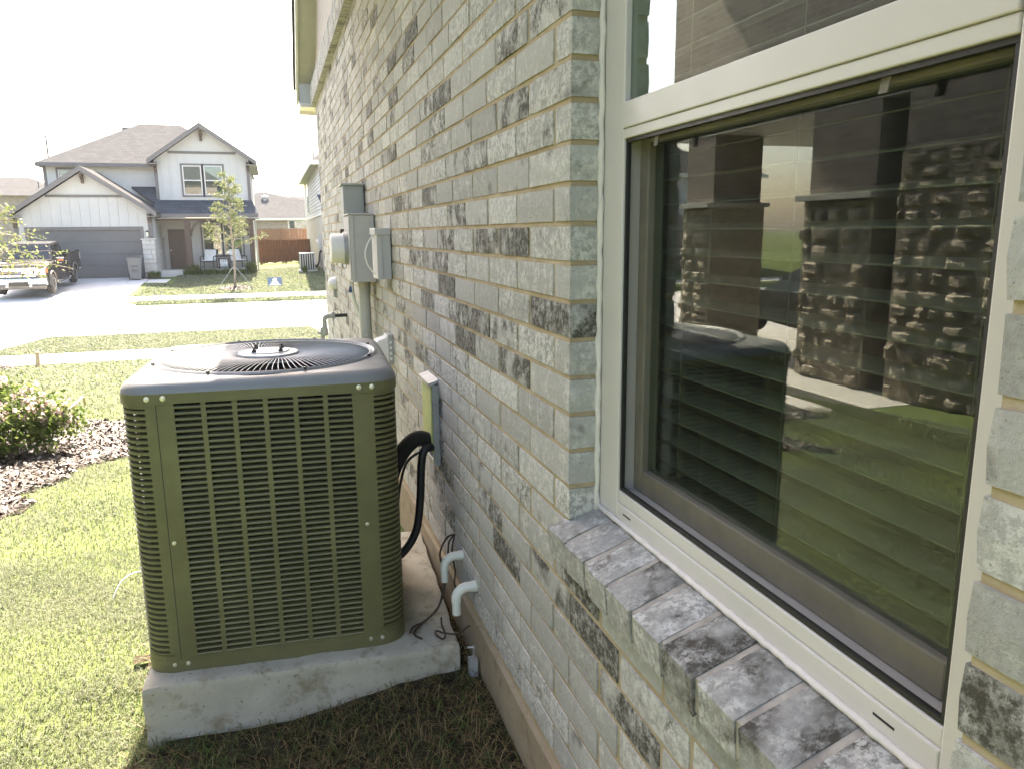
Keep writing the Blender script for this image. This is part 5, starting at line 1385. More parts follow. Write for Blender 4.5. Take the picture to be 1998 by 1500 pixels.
# flowering shrub and bed at the left
bedz = lambda x, y: zg(x, y)
def bed_pts(N):
    P = []
    while len(P) < N:
        x = random.uniform(-3.9, -1.45); y = random.uniform(4.2, 9.0)
        if in_bed(x, y): P.append((x, y))
    P = np.array(P); return P[:, 0], P[:, 1]
def in_bed(x, y):
    e = 0.12 * math.sin(y * 3.1) + 0.07 * math.sin(y * 7.7 + 1)
    xr = -2.02 + e + 0.30 * math.exp(-((y - 7.4) / 0.9) ** 2) - 1.1 * max(0, (5.2 - y)) ** 1.3
    if y > 7.9: xr -= (y - 7.9) * 0.75
    return (-3.82 if y > 5.5 else -2.9) < x < xr and y < 8.9 and y > 4.2
_bx = np.arange(-3.9, -1.3, 0.08); _by = np.arange(4.2, 9.0, 0.08)
b = MB(); vi = {}
for x in _bx:
    for y in _by:
        if in_bed(x + .04, y + .04):
            q = []
            for (xx, yy) in ((x, y), (x + .08, y), (x + .08, y + .08), (x, y + .08)):
                k_ = (round(xx, 3), round(yy, 3))
                if k_ not in vi: vi[k_] = len(b.v); b.v.append((xx, yy, float(zg(xx, yy)) + 0.012 + 0.012 * math.sin(xx * 9) * math.sin(yy * 7)))
                q.append(vi[k_])
            b.f.append(tuple(q))
b.build('mulch_bed', 'mulch_ground', None, kind='structure', fixn=False, smooth=True)
chips('mulch_chips', 0, 0, 1, 1, 15000, 0.026, 'grey brown wood chips covering the flower bed', 0.02, 0.005, bed_pts)
SHR = []
def rose(x, y, rx_, ry_, h, N, NF, label):
    z0 = float(zg(x, y))
    o = empty('flowering_shrub', (x, y, z0), 0, label, 'shrub')
    b = MB(); r = random.Random(int(x * 100))
    for k in range(16):
        a = r.uniform(0, 6.28); e = r.uniform(0.3, 0.9)
        b.tube([(x + 0.05 * math.cos(a), y + 0.05 * math.sin(a), z0 - 0.02), (x + rx_ * e * 0.5 * math.cos(a), y + ry_ * e * 0.5 * math.sin(a), z0 + h * 0.5), (x + rx_ * e * math.cos(a), y + ry_ * e * math.sin(a), z0 + h * r.uniform(0.6, 0.9))], [0.009, 0.006, 0.003], 5, cap=False)
    b.build('stem', 'bark', o, fixn=False)
    C = []; F = []
    nclump = 90
    for k in range(nclump):
        u = rng.normal(size=3); u /= np.linalg.norm(u); u[2] = abs(u[2]) * 1.0 - 0.22
        rad = rng.uniform(0.55, 1.04)
        c = np.array([x, y, z0 + h * 0.42]) + u * np.array([rx_, ry_, h * 0.62]) * rad
        if c[2] < z0 + 0.04: c[2] = z0 + 0.05 + rng.uniform(0, 0.1)
        C.append(c + rng.normal(0, 1, (N // nclump, 3)) * np.array([0.075, 0.075, 0.055]))
        if rad > 0.8 and u[2] > -0.05: F.append(c)
    leaf_cloud('foliage', np.concatenate(C), 0, 0.026, lambda n: rgbv(n, 0.25), o, 'leaf')
    P = []
    F = np.array(F)
    for k in range(NF):
        c = F[rng.integers(len(F))] + rng.normal(0, 0.05, 3); c[2] += 0.03
        P.append(c + rng.normal(0, 0.012, (14, 3)))
    leaf_cloud('flowers', np.concatenate(P), 0, 0.016, lambda n: rgbv(n, 0.2), o, 'petal')
rose(-2.74, 7.05, 0.56, 0.52, 0.62, 9000, 330, 'rounded shrub with pale pink flowers at the edge of the mulch bed')
rose(-3.45, 7.75, 0.55, 0.55, 0.60, 6000, 160, 'second flowering shrub deeper in the mulch bed, away from the lawn')
hp = at_z(158, 800, -0.36)
o = one('hose_stub', 'hose_tan', lambda q: q.tube(spline([(hp[0] - 0.06, hp[1] - 0.25, -0.30), (hp[0], hp[1] - 0.1, -0.25), (hp[0] + 0.01, hp[1] + 0.1, -0.24), (hp[0] - 0.02, hp[1] + 0.3, -0.36)]), 0.013, 7), None, smooth=True)
tag(o, 'short bent tan hose lying beside the flowering shrub', 'hose')
wp = at_z(245, 1145, 0.02)
o = one('white_cord', 'white_plastic', lambda q: q.tube(spline([(wp[0] - 0.04, wp[1] - 0.05, 0.0), (wp[0] - 0.01, wp[1], 0.05), (wp[0] + 0.04, wp[1] + 0.05, 0.06), (wp[0] + 0.12, wp[1] + 0.10, 0.03), (wp[0] + 0.2, wp[1] + 0.15, 0.0)]), 0.003, 5), None, smooth=True)
tag(o, 'thin white cord arching out of the grass beside the air conditioner', 'cord')

# ------------------------------------------------------------------ pickup on the drive across the street
tz = float(zg(-9.9, 36.5)) + 0.02
PK = empty('pickup_truck', (-9.93, 33.85, -0.86), 0, 'black pickup truck with a chrome grille parked on the driveway', 'truck', rx=math.atan2(0.42, 7.0))
TW = 1.0
def arch(cy, r, n=10, a0=180, a1=0):
    return [(cy + r * math.cos(R_(a0 + (a1 - a0) * i / n)), 0.40 + r * math.sin(R_(a0 + (a1 - a0) * i / n))) for i in range(n + 1)]
side = [(0.16, 0.52), (0.10, 0.80), (0.13, 1.06), (0.30, 1.15), (1.50, 1.24), (3.62, 1.24), (3.62, 0.46)] + [(1.55, 0.46)] + [p for p in arch(0.98, 0.47, 10, 0, 180)] + [(0.45, 0.50)]
b = MB(); b.prism(side, -TW + 0.04, TW - 0.04, 'X'); BODY = b.build('body', 'truck_paint', PK, local=True, bevel=0.06, seg=3, smooth='auto')
b = MB(); b.hexa([(-0.88, 0.25, 1.14), (0.88, 0.25, 1.14), (0.84, 1.52, 1.24), (-0.84, 1.52, 1.24), (-0.60, 0.32, 1.19), (0.60, 0.32, 1.19), (0.58, 1.52, 1.285), (-0.58, 1.52, 1.285)]); b.build('hood', 'truck_paint', BODY, local=True, bevel=0.03, smooth='auto')
b = MB(); b.hexa([(-0.90, 1.48, 1.24), (0.90, 1.48, 1.24), (0.90, 3.60, 1.24), (-0.90, 3.60, 1.24), (-0.70, 2.20, 1.88), (0.70, 2.20, 1.88), (0.70, 3.42, 1.90), (-0.70, 3.42, 1.90)]); CAB = b.build('cab', 'truck_paint', PK, local=True, bevel=0.07, seg=3, smooth='auto')
def panel(name, pts, m, parent, push):
    """thin pane lying on a cab face"""
    p = [Vector(q) for q in pts]; n = (p[1] - p[0]).cross(p[2] - p[0]).normalized()
    if n.dot(Vector(push)) < 0: n = -n
    b = MB(); b.add([q + n * 0.012 for q in p] + [q - n * 0.02 for q in p], [(0, 1, 2, 3), (7, 6, 5, 4), (0, 4, 5, 1), (1, 5, 6, 2), (2, 6, 7, 3), (3, 7, 4, 0)])
    return b.build(name, m, parent, local=True)
panel('windshield', [(-0.78, 1.56, 1.30), (0.78, 1.56, 1.30), (0.64, 2.13, 1.81), (-0.64, 2.13, 1.81)], 'car_glass', CAB, (0, -1, 0.5))
for s in (-1, 1):
    panel('door_window', [(s * 0.885, 1.78, 1.30), (s * 0.885, 2.58, 1.30), (s * 0.735, 2.58, 1.80), (s * 0.735, 2.26, 1.80)], 'car_glass', CAB, (s, 0, 0))
    panel('rear_window', [(s * 0.885, 2.66, 1.30), (s * 0.885, 3.46, 1.30), (s * 0.735, 3.34, 1.80), (s * 0.735, 2.66, 1.80)], 'car_glass', CAB, (s, 0, 0))
    for (y0, y1) in ((1.62, 2.60), (2.63, 3.55)):
        d = bx('door', 'truck_paint', BODY, s * 0.955, s * 0.972, y0, y1, 0.56, 1.22, local=True, bevel=0.008)
        bx('handle', 'chrome', d, s * 0.972, s * 0.995, y1 - 0.22, y1 - 0.06, 1.06, 1.09, local=True)
    mr = one('mirror', 'chrome', lambda q: q.box(min(s * 1.02, s * 1.26), max(s * 1.02, s * 1.26), 1.66, 1.82, 1.32, 1.36), PK, local=True, bevel=0.015)
    bx('mirror_glass', 'truck_paint', mr, s * 1.03, s * 1.25, 1.665, 1.815, 1.20, 1.3195, local=True)
    bx('mirror_lamp', 'lamp_amber', mr, s * 1.05, s * 1.25, 1.655, 1.664, 1.235, 1.275, local=True)
    bx('mirror_arm', 'truck_paint', mr, s * 0.90, s * 1.05, 1.70, 1.78, 1.24, 1.28, local=True)
    hl = bx('headlight', 'lamp_clear', PK, s * 0.60, s * 0.93, 0.075, 0.30, 0.83, 1.07, local=True, bevel=0.03)
    bx('indicator', 'lamp_amber', hl, s * 0.9305, s * 0.962, 0.12, 0.36, 0.90, 1.06, local=True, bevel=0.01)
    one('fog_lamp', 'lamp_clear', lambda q: q.lathe([(0, -0.01), (0.055, -0.01), (0.06, 0.03), (0, 0.03)], (s * 0.72, -0.015, 0.56), 'Y', 14), PK, local=True)
    one('running_board', 'chrome', lambda q: q.tube([(s * 1.0, 1.55, 0.40), (s * 1.0, 1.70, 0.36), (s * 1.0, 3.40, 0.36), (s * 1.0, 3.55, 0.40)], 0.055, 8), PK, local=True, smooth='auto')
    one('fender_flare', 'truck_lower', lambda q: q.tube([(s * 0.965, p[0], p[1]) for p in arch(0.98, 0.49, 14)], 0.03, 6), PK, local=True)
    one('fender_flare', 'truck_lower', lambda q: q.tube([(s * 0.985, p[0], p[1]) for p in arch(4.62, 0.49, 14)], 0.03, 6), PK, local=True)
    b = MB(); b.prism([(3.66, 0.50), (3.66, 1.30), (5.80, 1.32), (5.80, 0.58), (5.12, 0.55)] + arch(4.62, 0.47, 10, 0, 180)[1:-1] + [(4.12, 0.50)], min(s * 0.86, s * 0.99), max(s * 0.86, s * 0.99), 'X'); bs = b.build('bed_side', 'truck_paint', PK, local=True, bevel=0.02)
    bx('bed_rail', 'black_plastic', bs, s * 0.855, s * 0.985, 3.68, 5.78, 1.321, 1.345, local=True)
    bx('tail_lamp', 'lamp_clear', bs, s * 0.95, s * 0.998, 5.72, 5.82, 0.95, 1.25, local=True)
    for cy in (0.98, 4.62):
        w = MB(); w.lathe([(0.22, -0.12), (0.36, -0.12), (0.395, -0.08), (0.395, 0.08), (0.36, 0.12), (0.22, 0.12)], (s * 0.86, cy, 0.395), 'X', 26); wo_ = w.build('wheel', 'tyre', PK, local=True, smooth='auto')
        r_ = MB(); r_.lathe([(0.0, s * 0.095), (0.06, s * 0.11), (0.075, s * 0.095), (0.20, s * 0.09), (0.235, s * 0.125), (0.235, s * 0.06), (0.0, s * 0.06)], (s * 0.86, cy, 0.395), 'X', 20); ro = r_.build('rim', 'alloy', wo_, local=True, smooth='auto')
        for k in range(5):
            q = MB(); a = 2 * math.pi * k / 5 + 0.3
            q.obox((s * 0.972, cy + 0.14 * math.cos(a), 0.395 + 0.14 * math.sin(a)), (0.02, 0.07, 0.10), a, 'X'); q.build('rim_slot', 'ac_seam', wo_, local=True)
b = MB(); b.box(-0.86, 0.86, 3.64, 5.74, 0.60, 0.66); b.box(-0.86, 0.86, 3.64, 3.70, 0.66, 1.30); b.build('bed_floor', 'black_plastic', PK, local=True)
bx('tailgate', 'truck_paint', PK, -0.86, 0.86, 5.74, 5.82, 0.58, 1.31, local=True, bevel=0.015)
bx('rear_bumper', 'chrome', PK, -0.95, 0.95, 5.83, 5.98, 0.50, 0.72, local=True, bevel=0.03)
b = MB(); b.prism([(0.02, 0.45), (-0.03, 0.50), (-0.03, 0.66), (0.02, 0.72), (0.16, 0.72), (0.16, 0.45)], -0.98, 0.98, 'X'); FB = b.build('front_bumper', 'chrome', PK, local=True, bevel=0.02)
bx('air_intake', 'black_plastic', FB, -0.34, 0.34, -0.034, -0.0305, 0.465, 0.60, local=True)
bx('valance', 'truck_lower', PK, -0.90, 0.90, 0.03, 0.20, 0.30, 0.4495, local=True, bevel=0.02)
for s in (-1, 1): bx('tow_hook', 'chrome', FB, s * 0.36, s * 0.44, -0.02, 0.02, 0.40, 0.44, local=True)
GRL = bx('grille', 'chrome', PK, -0.595, 0.595, 0.04, 0.16, 0.76, 1.10, local=True, bevel=0.025)
bx('grille_back', 'black_plastic', GRL, -0.50, 0.50, 0.032, 0.0395, 0.80, 1.05, local=True)
for i in range(3): bx('grille_bar', 'chrome', GRL, -0.50, 0.50, 0.012, 0.031, 0.815 + i * 0.085, 0.855 + i * 0.085, local=True, bevel=0.006)
one('badge', 'badge_blue', lambda q: q.add([(0.13 * math.cos(a), 0.006, 0.925 + 0.05 * math.sin(a)) for a in np.linspace(0, 2 * math.pi, 25)[:-1]] + [(0.13 * math.cos(a), 0.0115, 0.925 + 0.05 * math.sin(a)) for a in np.linspace(0, 2 * math.pi, 25)[:-1]], [tuple(range(24))] + [(i, (i + 1) % 24, 24 + (i + 1) % 24, 24 + i) for i in range(24)]), GRL, local=True)
for s in (-1, 1): bx('grille_slot', 'black_plastic', GRL, s * 0.515, s * 0.575, 0.034, 0.0395, 0.82, 1.04, local=True)
bx('cowl', 'black_plastic', BODY, -0.82, 0.82, 1.49, 1.60, 1.265, 1.30, local=True)
bx('underbody', 'black_plastic', PK, -0.62, 0.62, 0.3, 5.6, 0.34, 0.60, local=True)

# ------------------------------------------------------------------ fence, houses behind and beside
FY = 54.0
fx0, fx1 = float(at_y(505, 480, FY)[0]), 1.90
FN = empty('wood_fence', ((fx0 + fx1) / 2, FY, -0.6), 0, 'red brown wooden privacy fence between the two houses across the street', 'fence')
npk = 19; pw = (fx1 - fx0) / npk
for i in range(npk):
    x = fx0 + i * pw; sag = 0.06 * math.sin(i / npk * math.pi); g0 = -0.64 + 0.05 * (i % 3 == 1) + 0.02 * (i % 2)
    bx('picket', 'fence_wood', FN, x + 0.006, x + pw - 0.006, FY, FY + 0.018, float(zg(x, FY)) + 0.02 + 0.10 * random.random() * (i not in (0, npk - 1)), 1.10 - sag + 0.015 * random.random())
for z in (-0.25, 0.3, 0.9): bx('rail', 'fence_wood', FN, fx0, fx1, FY + 0.019, FY + 0.06, z, z + 0.09)
for x in (fx0 + 0.02, (fx0 + fx1) / 2, fx1 - 0.1): bx('fence_post', 'fence_wood', FN, x, x + 0.09, FY + 0.061, FY + 0.15, -1.0, 1.05)
FY2 = 60.0; ga0, ga1 = float(at_y(500, 480, FY2)[0]), float(at_y(600, 480, FY2)[0])
F2 = empty('back_fence', ((ga0 + ga1) / 2, FY2, -0.6), 0, 'paler taller fence seen over the red brown fence', 'fence')
for i in range(18):
    w_ = (ga1 - ga0) / 18; x = ga0 + i * w_
    bx('picket', 'fence_old', F2, x + 0.006, x + w_ - 0.006, FY2, FY2 + 0.018, -0.58, float(at_y(550, 447, FY2)[2]) + 0.02 * random.random())
for z in (0.0, 1.2): bx('rail', 'fence_old', F2, ga0, ga1, FY2 + 0.019, FY2 + 0.06, z, z + 0.09)
bx('fence_post', 'fence_old', F2, (ga0 + ga1) / 2, (ga0 + ga1) / 2 + 0.09, FY2 - 0.092, FY2 - 0.002, -0.8, 1.85)

def hip(b, x0, x1, y0, y1, z0, z1, ins):
    b.add([(x0, y0, z0), (x1, y0, z0), (x1, y1, z0), (x0, y1, z0), (x0 + ins[0], (y0 + y1) / 2, z1), (x1 - ins[1], (y0 + y1) / 2, z1)], [(0, 1, 5, 4), (1, 2, 5), (2, 3, 4, 5), (3, 0, 4), (0, 3, 2, 1)])
BH = empty('bungalow', (2, 78, -0.6), 0, 'single storey brown brick house with a pale roof beyond the fence', 'house')
hy = 72.0
e0 = at_y(500, 427, hy); e1 = at_y(700, 425, hy); pk = at_y(514, 376, hy + 6)
bx('wall', 'farbrick', BH, float(e0[0]) - 3, float(e1[0]), hy + 0.4, hy + 12, -0.6, float(e0[2]) - 0.05)
b = MB(); b.add([(e0[0] - 3.6, hy, e0[2]), (e1[0] + 3, hy, e0[2]), (e1[0] + 3, hy + 12.4, e0[2]), (e0[0] - 3.6, hy + 12.4, e0[2]), (pk[0] - 0.6, hy + 6, pk[2]), (pk[0] + 0.2, hy + 6, pk[2])], [(0, 1, 5, 4), (1, 2, 5), (2, 3, 4, 5), (3, 0, 4), (0, 3, 2, 1)])
r2 = b.build('roof', 'shingle', BH)
bx('gutter', 'fascia_paint', r2, e0[0] - 3.6, e1[0] + 3, hy - 0.06, hy - 0.002, e0[2] - 0.16, e0[2] + 0.02)
vv = at_y(517, 386, hy + 4.2); one('roof_vent', 'galv', lambda q: q.lathe([(0, -0.5), (0.20, -0.5), (0.20, -0.1), (0.34, -0.08), (0.34, 0.12), (0.0, 0.2)], (vv[0], vv[1], vv[2]), 'Z', 14), r2)
for (pa, pb) in ((563, 581), (585, 602)):
    a, c = at_y(pa, 431, hy + .4), at_y(pb, 447, hy + .4); window(float(a[0]), float(c[0]), float(c[2]) - 0.7, float(a[2]), hy + 0.4, BH, 'fascia_paint')
FHz = empty('distant_house', (8, 105, -0.6), 0, 'faint pale roof of a far house showing over the bungalow roof', 'house')
d0, d1, d2 = at_y(545, 395, 105), at_y(575, 385, 105), at_y(640, 410, 105)
b = MB(); hip(b, float(d0[0]) - 4, float(d2[0]) + 4, 100, 112, float(d0[2]) - 0.6, float(d1[2]) + 0.1, (5.5, 4.0)); b.build('roof', 'shingle', FHz); bx('wall', 'farbrick', FHz, d0[0] - 3.5, d2[0] + 3.5, 100.4, 111.6, -0.8, float(d0[2]) - 0.6)

# house to the right across the street
RH = empty('sided_house', (6, 48, -0.6), 0, 'pale house with white lap siding over light brick, beside the fence', 'house')
X0 = 1.90; y0_, y1_ = 38.5, 58.0
za = float(at_y(600, 428, 46)[2])
bx('lower_wall', 'farbrick_pale', RH, X0, 12, y0_, y1_, -0.9, za + 0.2)
zt = float(at_y(593, 357, 56)[2])
bx('upper_wall', 'siding_white', RH, X0 + 0.02, 12, y0_ + 1.2, y1_, za + 0.21, zt)
nb_ = int((zt - za - 0.25) / 0.18)
for i in range(nb_):
    z = za + 0.22 + i * 0.18
    MB().hexa([(X0 - 0.022, y0_ + 1.2, z), (X0 + 0.019, y0_ + 1.2, z), (X0 + 0.019, y1_, z), (X0 - 0.022, y1_, z), (X0 + 0.004, y0_ + 1.2, z + 0.175), (X0 + 0.019, y0_ + 1.2, z + 0.175), (X0 + 0.019, y1_, z + 0.175), (X0 + 0.004, y1_, z + 0.175)]).build('siding_board', 'siding_white', RH)
bx('skirt_board', 'fascia_paint', RH, X0 - 0.04, X0 - 0.003, y0_ + 0.3, y1_, za + 0.08, za + 0.2)
RR = MB(); hip(RR, X0 - 0.45, 13, y0_ + 0.6, y1_ + 0.5, zt, zt + 4.2, (5, 5)); r3 = RR.build('roof', 'shingle', RH)
b = MB(); b.box(X0 - 0.47, X0 - 0.44, y0_ + 0.6, y1_ + 0.5, zt - 0.18, zt + 0.02); b.box(X0 - 0.44, 12, y0_ + 0.58, y0_ + 0.61, zt - 0.18, zt + 0.02); b.build('gutter', 'fascia_paint', r3)
bx('soffit', 'soffit_paint', r3, X0 - 0.44, X0 + 0.02, y0_ + 0.62, y1_ + 0.4, zt - 0.03, zt - 0.012)
for (ya, yb, zb_, zt_) in ((52.2, 53.2, za + 0.5, zt - 0.35),):
    b = MB(); b.box(X0 - 0.05, X0 - 0.024, ya - 0.08, yb + 0.08, zb_ - 0.08, zt_ + 0.08); w1 = b.build('window', 'fascia_paint', RH); bx('pane', 'house_glass', w1, X0 - 0.06, X0 - 0.0505, ya, yb, zb_, zt_)
pz_ = float(at_y(629, 415, 38)[2])
b = MB(); b.hexa([(X0 + 0.05, y0_ - 0.6, pz_ - 0.12), (12, y0_ - 0.6, pz_ - 0.12), (12, y0_ + 1.2, pz_ + 0.75), (X0 + 0.05, y0_ + 1.2, pz_ + 0.75), (X0 + 0.05, y0_ - 0.6, pz_), (12, y0_ - 0.6, pz_), (12, y0_ + 1.2, pz_ + 0.9), (X0 - 0.2, y0_ + 1.2, pz_ + 0.9)]); b.build('lower_roof', 'shingle_dark', RH)
vp = at_y(611, 295, 50); one('vent_pipe', 'house_trim', lambda q: q.tube([(vp[0], vp[1], vp[2] - 2.5), (vp[0], vp[1], vp[2] + 0.2)], 0.05, 8), RH)
for (yy, zz) in ((41.2, 1.05),):
    m1 = bx('utility_box', 'meter_grey', RH, X0 - 0.16, X0 - 0.004, yy, yy + 0.35, zz - 0.35, zz + 0.35)
    one('meter_dial', 'white_plastic', lambda q: q.lathe([(0, -0.1), (0.09, -0.1), (0.09, 0), (0, 0)], (X0 - 0.162, yy + 0.17, zz), 'X', 12), m1)
one('utility_conduit', 'pvc_grey', lambda q: q.tube([(X0 - 0.08, 41.37, 0.71), (X0 - 0.08, 41.37, -0.6)], 0.04, 8), RH)
one('pipe_loop', 'black_foam', lambda q: q.tube(spline([(X0 - 0.02, 41.0, 0.55), (X0 - 0.12, 41.0, 0.5), (X0 - 0.2, 41.0, 0.0), (X0 - 0.34, 41.0, -0.22), (X0 - 0.45, 41.0, -0.1)]), 0.045, 8), RH)
cz = float(zg(1.15, 41.0)); A2 = empty('condenser_unit', (1.13, 41.0, cz), 0, 'small grey condenser unit against the sided house, in front of the wood fence', 'air conditioner')
bx('pad', 'walk', A2, -0.45, 0.45, -0.45, 0.45, -0.05, 0.06, local=True)
bx('cabinet', 'ac_coil', A2, -0.36, 0.36, -0.36, 0.36, 0.06, 0.86, local=True)
for i in range(7): bx('grille_bar', 'pvc_grey', A2, -0.37 + i * 0.113, -0.33 + i * 0.113, -0.385, -0.361, 0.08, 0.86, local=True)
for i in range(7): bx('grille_bar', 'pvc_grey', A2, -0.385, -0.361, -0.36 + i * 0.113, -0.32 + i * 0.113, 0.08, 0.86, local=True)
bx('top_cap', 'hub_grey', A2, -0.39, 0.39, -0.39, 0.39, 0.861, 0.91, local=True, bevel=0.02)
bx('service_valve', 'galv', A2, 0.30, 0.40, -0.43, -0.386, 0.35, 0.75, local=True)
tuft('grass_clump', 0.98, 40.45, 0.10, 0.55, 60, 'tall grass clump in front of the small condenser unit', w=0.02)
# house to the left across the street
LH = empty('grey_house', (-20, 44, -0.6), 0, 'grey sided two storey house partly hidden behind the garage gable', 'house')
lx1 = -15.5; lz = float(at_y(56, 350, 47)[2]); lm = float(at_y(20, 432, 45)[2])
bx('lower_wall', 'farbrick', LH, -25, lx1, 38, 47.2, -0.9, lm)
bx('upper_wall', 'siding_grey', LH, -25, lx1 - 0.02, 38, 47.2, lm + 0.001, lz)
for i in range(int((lz - lm) / 0.18)):
    z = lm + 0.02 + i * 0.18; MB().hexa([(lx1 - 0.019, 38, z), (lx1 + 0.022, 38, z), (lx1 + 0.022, 47.2, z), (lx1 - 0.019, 47.2, z), (lx1 - 0.019, 38, z + 0.175), (lx1 - 0.004, 38, z + 0.175), (lx1 - 0.004, 47.2, z + 0.175), (lx1 - 0.019, 47.2, z + 0.175)]).build('siding_board', 'siding_grey', LH)
RR = MB(); hip(RR, -25.6, lx1 + 0.5, 37.5, 47.7, lz, lz + 2.2, (4.5, 4.5)); r4 = RR.build('roof', 'shingle', LH)
b = MB(); b.box(lx1 + 0.5, lx1 + 0.53, 37.5, 47.7, lz - 0.18, lz + 0.02); b.box(-25.6, lx1 + 0.5, 37.47, 37.499, lz - 0.18, lz + 0.02); b.build('gutter', 'fascia_paint', r4)
b = MB(); b.hexa([(lx1, 37.9, lm - 0.15), (lx1 + 0.7, 37.9, lm - 0.35), (lx1 + 0.7, 44.2, lm - 0.35), (lx1, 44.2, lm - 0.15), (lx1, 37.9, lm + 0.05), (lx1 + 0.7, 37.9, lm - 0.25), (lx1 + 0.7, 44.2, lm - 0.25), (lx1, 44.2, lm + 0.05)]); b.build('lower_roof', 'shingle_dark', LH)
b = MB(); b.box(lx1 - 0.01, lx1 + 0.03, 44.6, 45.4, 0.2, lm - 0.35); w1 = b.build('window', 'fascia_paint', LH); bx('pane', 'house_glass', w1, lx1 + 0.031, lx1 + 0.04, 44.7, 45.3, 0.3, lm - 0.45)
bx('wall_vent', 'black_plastic', LH, lx1 + 0.023, lx1 + 0.06, 42.7, 42.9, lz - 0.75, lz - 0.5)
LB = empty('rear_house', (-22, 66, -0.6), 0, 'low roof of a house behind, in the gap beside the garage gable', 'house')
q0 = at_y(60, 372, 62); b = MB(); hip(b, float(q0[0]) - 7, float(q0[0]) + 2.2, 62, 72, float(q0[2]) - 0.35, float(q0[2]) + 1.2, (3, 3.5)); b.build('roof', 'shingle', LB); bx('wall', 'farbrick', LB, q0[0] - 6.5, q0[0] + 1.6, 62.4, 71.6, -0.8, float(q0[2]) - 0.35)
vp = at_y(75, 362, 64); one('vent_pipe', 'house_trim', lambda q: q.tube([(vp[0], vp[1], vp[2] - 0.6), (vp[0], vp[1], vp[2] + 0.25)], 0.04, 8), LB)

# ------------------------------------------------------------------ neighbour's house on the left: out of frame, mirrored in the window
NH = empty('neighbour_house', (-9, 2, 0), 0, 'brown brick house with stone porch pillars mirrored in the window glass', 'house')
nx = -5.0
bx('side_wall', 'farbrick', NH, -13, nx, -8, 6.1, -0.6, 3.2)
bx('upper_wall', 'farbrick', NH, -12.5, nx, 0.5, 10.5, 3.201, 6.2)
bx('porch_back_wall', 'farbrick', NH, -13, -8.6, 6.1, 9.6, -0.8, 3.2)
b = MB(); b.box(-8.6, nx, 6.1, 10.5, 2.75, 3.2); b.build('porch_header', 'farbrick', NH)
bx('porch_ceiling', 'soffit_paint', NH, -8.6, nx, 6.1, 10.5, 2.70, 2.749)
b = MB()
hip(b, -13.2, -4.55, 0.0, 11.0, 6.2, 9.0, (4.0, 4.0)); b.prism([(-13.6, 3.15), (-9.0, 5.9), (-4.6, 3.15)], -8.4, 0.49); b.build('roof', 'shingle', NH)
bx('eave_board', 'fascia_paint', NH, -4.55, -4.52, 0.0, 11.0, 6.05, 6.22)
bx('porch_slab', 'walk', NH, -8.8, -4.42, 5.7, 10.9, -1.0, -0.20)
bx('porch_step', 'walk', NH, -4.15, -3.90, 4.7, 7.2, -0.7, -0.21)
def rock_face(par, x, ya, yb, za_, zb_, axis='X', step=0.24):
    z = za_
    while z < zb_:
        h = random.uniform(0.09, 0.20); y = ya
        while y < yb - 0.05:
            w_ = random.uniform(0.14, 0.48); a, c = y + 0.006, min(y + w_, yb) - 0.006; t = random.uniform(0.02, 0.08)
            j = lambda: random.uniform(-0.025, 0.025)
            zt2 = min(z + h, zb_) - 0.008
            if c - a > 0.05:
                m_ = MB(); q = 4; P = []
                for i in range(q + 1):
                    for k in range(q + 1):
                        e = max(abs(2 * i / q - 1), abs(2 * k / q - 1)); dpt = t * (1 - 0.75 * e ** 3) + random.uniform(-0.012, 0.012) - (0.03 if e > 0.99 else 0)
                        P.append((x + dpt, a + (c - a) * i / q + j() * 0.3, z + (zt2 - z) * k / q + j() * 0.3))
                m_.add(P, [(i * (q + 1) + k, (i + 1) * (q + 1) + k, (i + 1) * (q + 1) + k + 1, i * (q + 1) + k + 1) for i in range(q) for k in range(q)])
                m_.build('stone', 'rock', par)
            y += w_
        z += h
def pillar(ya, yb, zs):
    p = bx('porch_pillar', 'farbrick', NH, nx - 0.75, nx - 0.005, ya, yb, -0.20, 2.70)
    bx('pillar_core', 'rock', p, nx - 0.80, nx + 0.03, ya - 0.03, yb + 0.03, -0.20, zs)
    rock_face(p, nx + 0.03, ya - 0.02, yb + 0.02, -0.20, zs)
    bx('pillar_cap', 'walk', p, nx - 0.85, nx + 0.13, ya - 0.08, yb + 0.08, zs, zs + 0.06)
pillar(6.45, 7.45, 1.75); pillar(9.45, 10.15, 1.75)
b = bx('corner_pillar', 'farbrick', NH, -8.6, -7.9, 9.5, 10.3, -0.20, 2.70)
SWF = bx('stone_skirt', 'rock', NH, nx + 0.002, nx + 0.05, 3.6, 6.08, -0.5, 2.15)
rock_face(SWF, nx + 0.05, 3.6, 6.08, -0.3, 2.15)
CR = empty('parked_car', (-10.1, 13.2, -0.83), R_(180), 'dark car on the neighbouring driveway, seen only as a reflection in the window', 'car', rx=math.atan2(-0.485, 6.4))
prof = [(-2.15, 0.35), (-2.2, 0.62), (-2.05, 0.82), (-1.0, 0.93), (0.9, 0.96), (2.0, 0.90), (2.15, 0.60), (2.1, 0.32), (1.75, 0.30)] + [(1.35 + 0.36 * math.cos(R_(a)), 0.32 + 0.36 * math.sin(R_(a))) for a in range(0, 181, 20)] + [(-0.95, 0.30)] + [(-1.35 + 0.36 * math.cos(R_(a)), 0.32 + 0.36 * math.sin(R_(a))) for a in range(0, 181, 20)]
b = MB(); b.prism(prof, -0.88, 0.88, 'X'); cbd = b.build('body', 'truck_paint', CR, local=True, bevel=0.06, seg=3, smooth='auto')
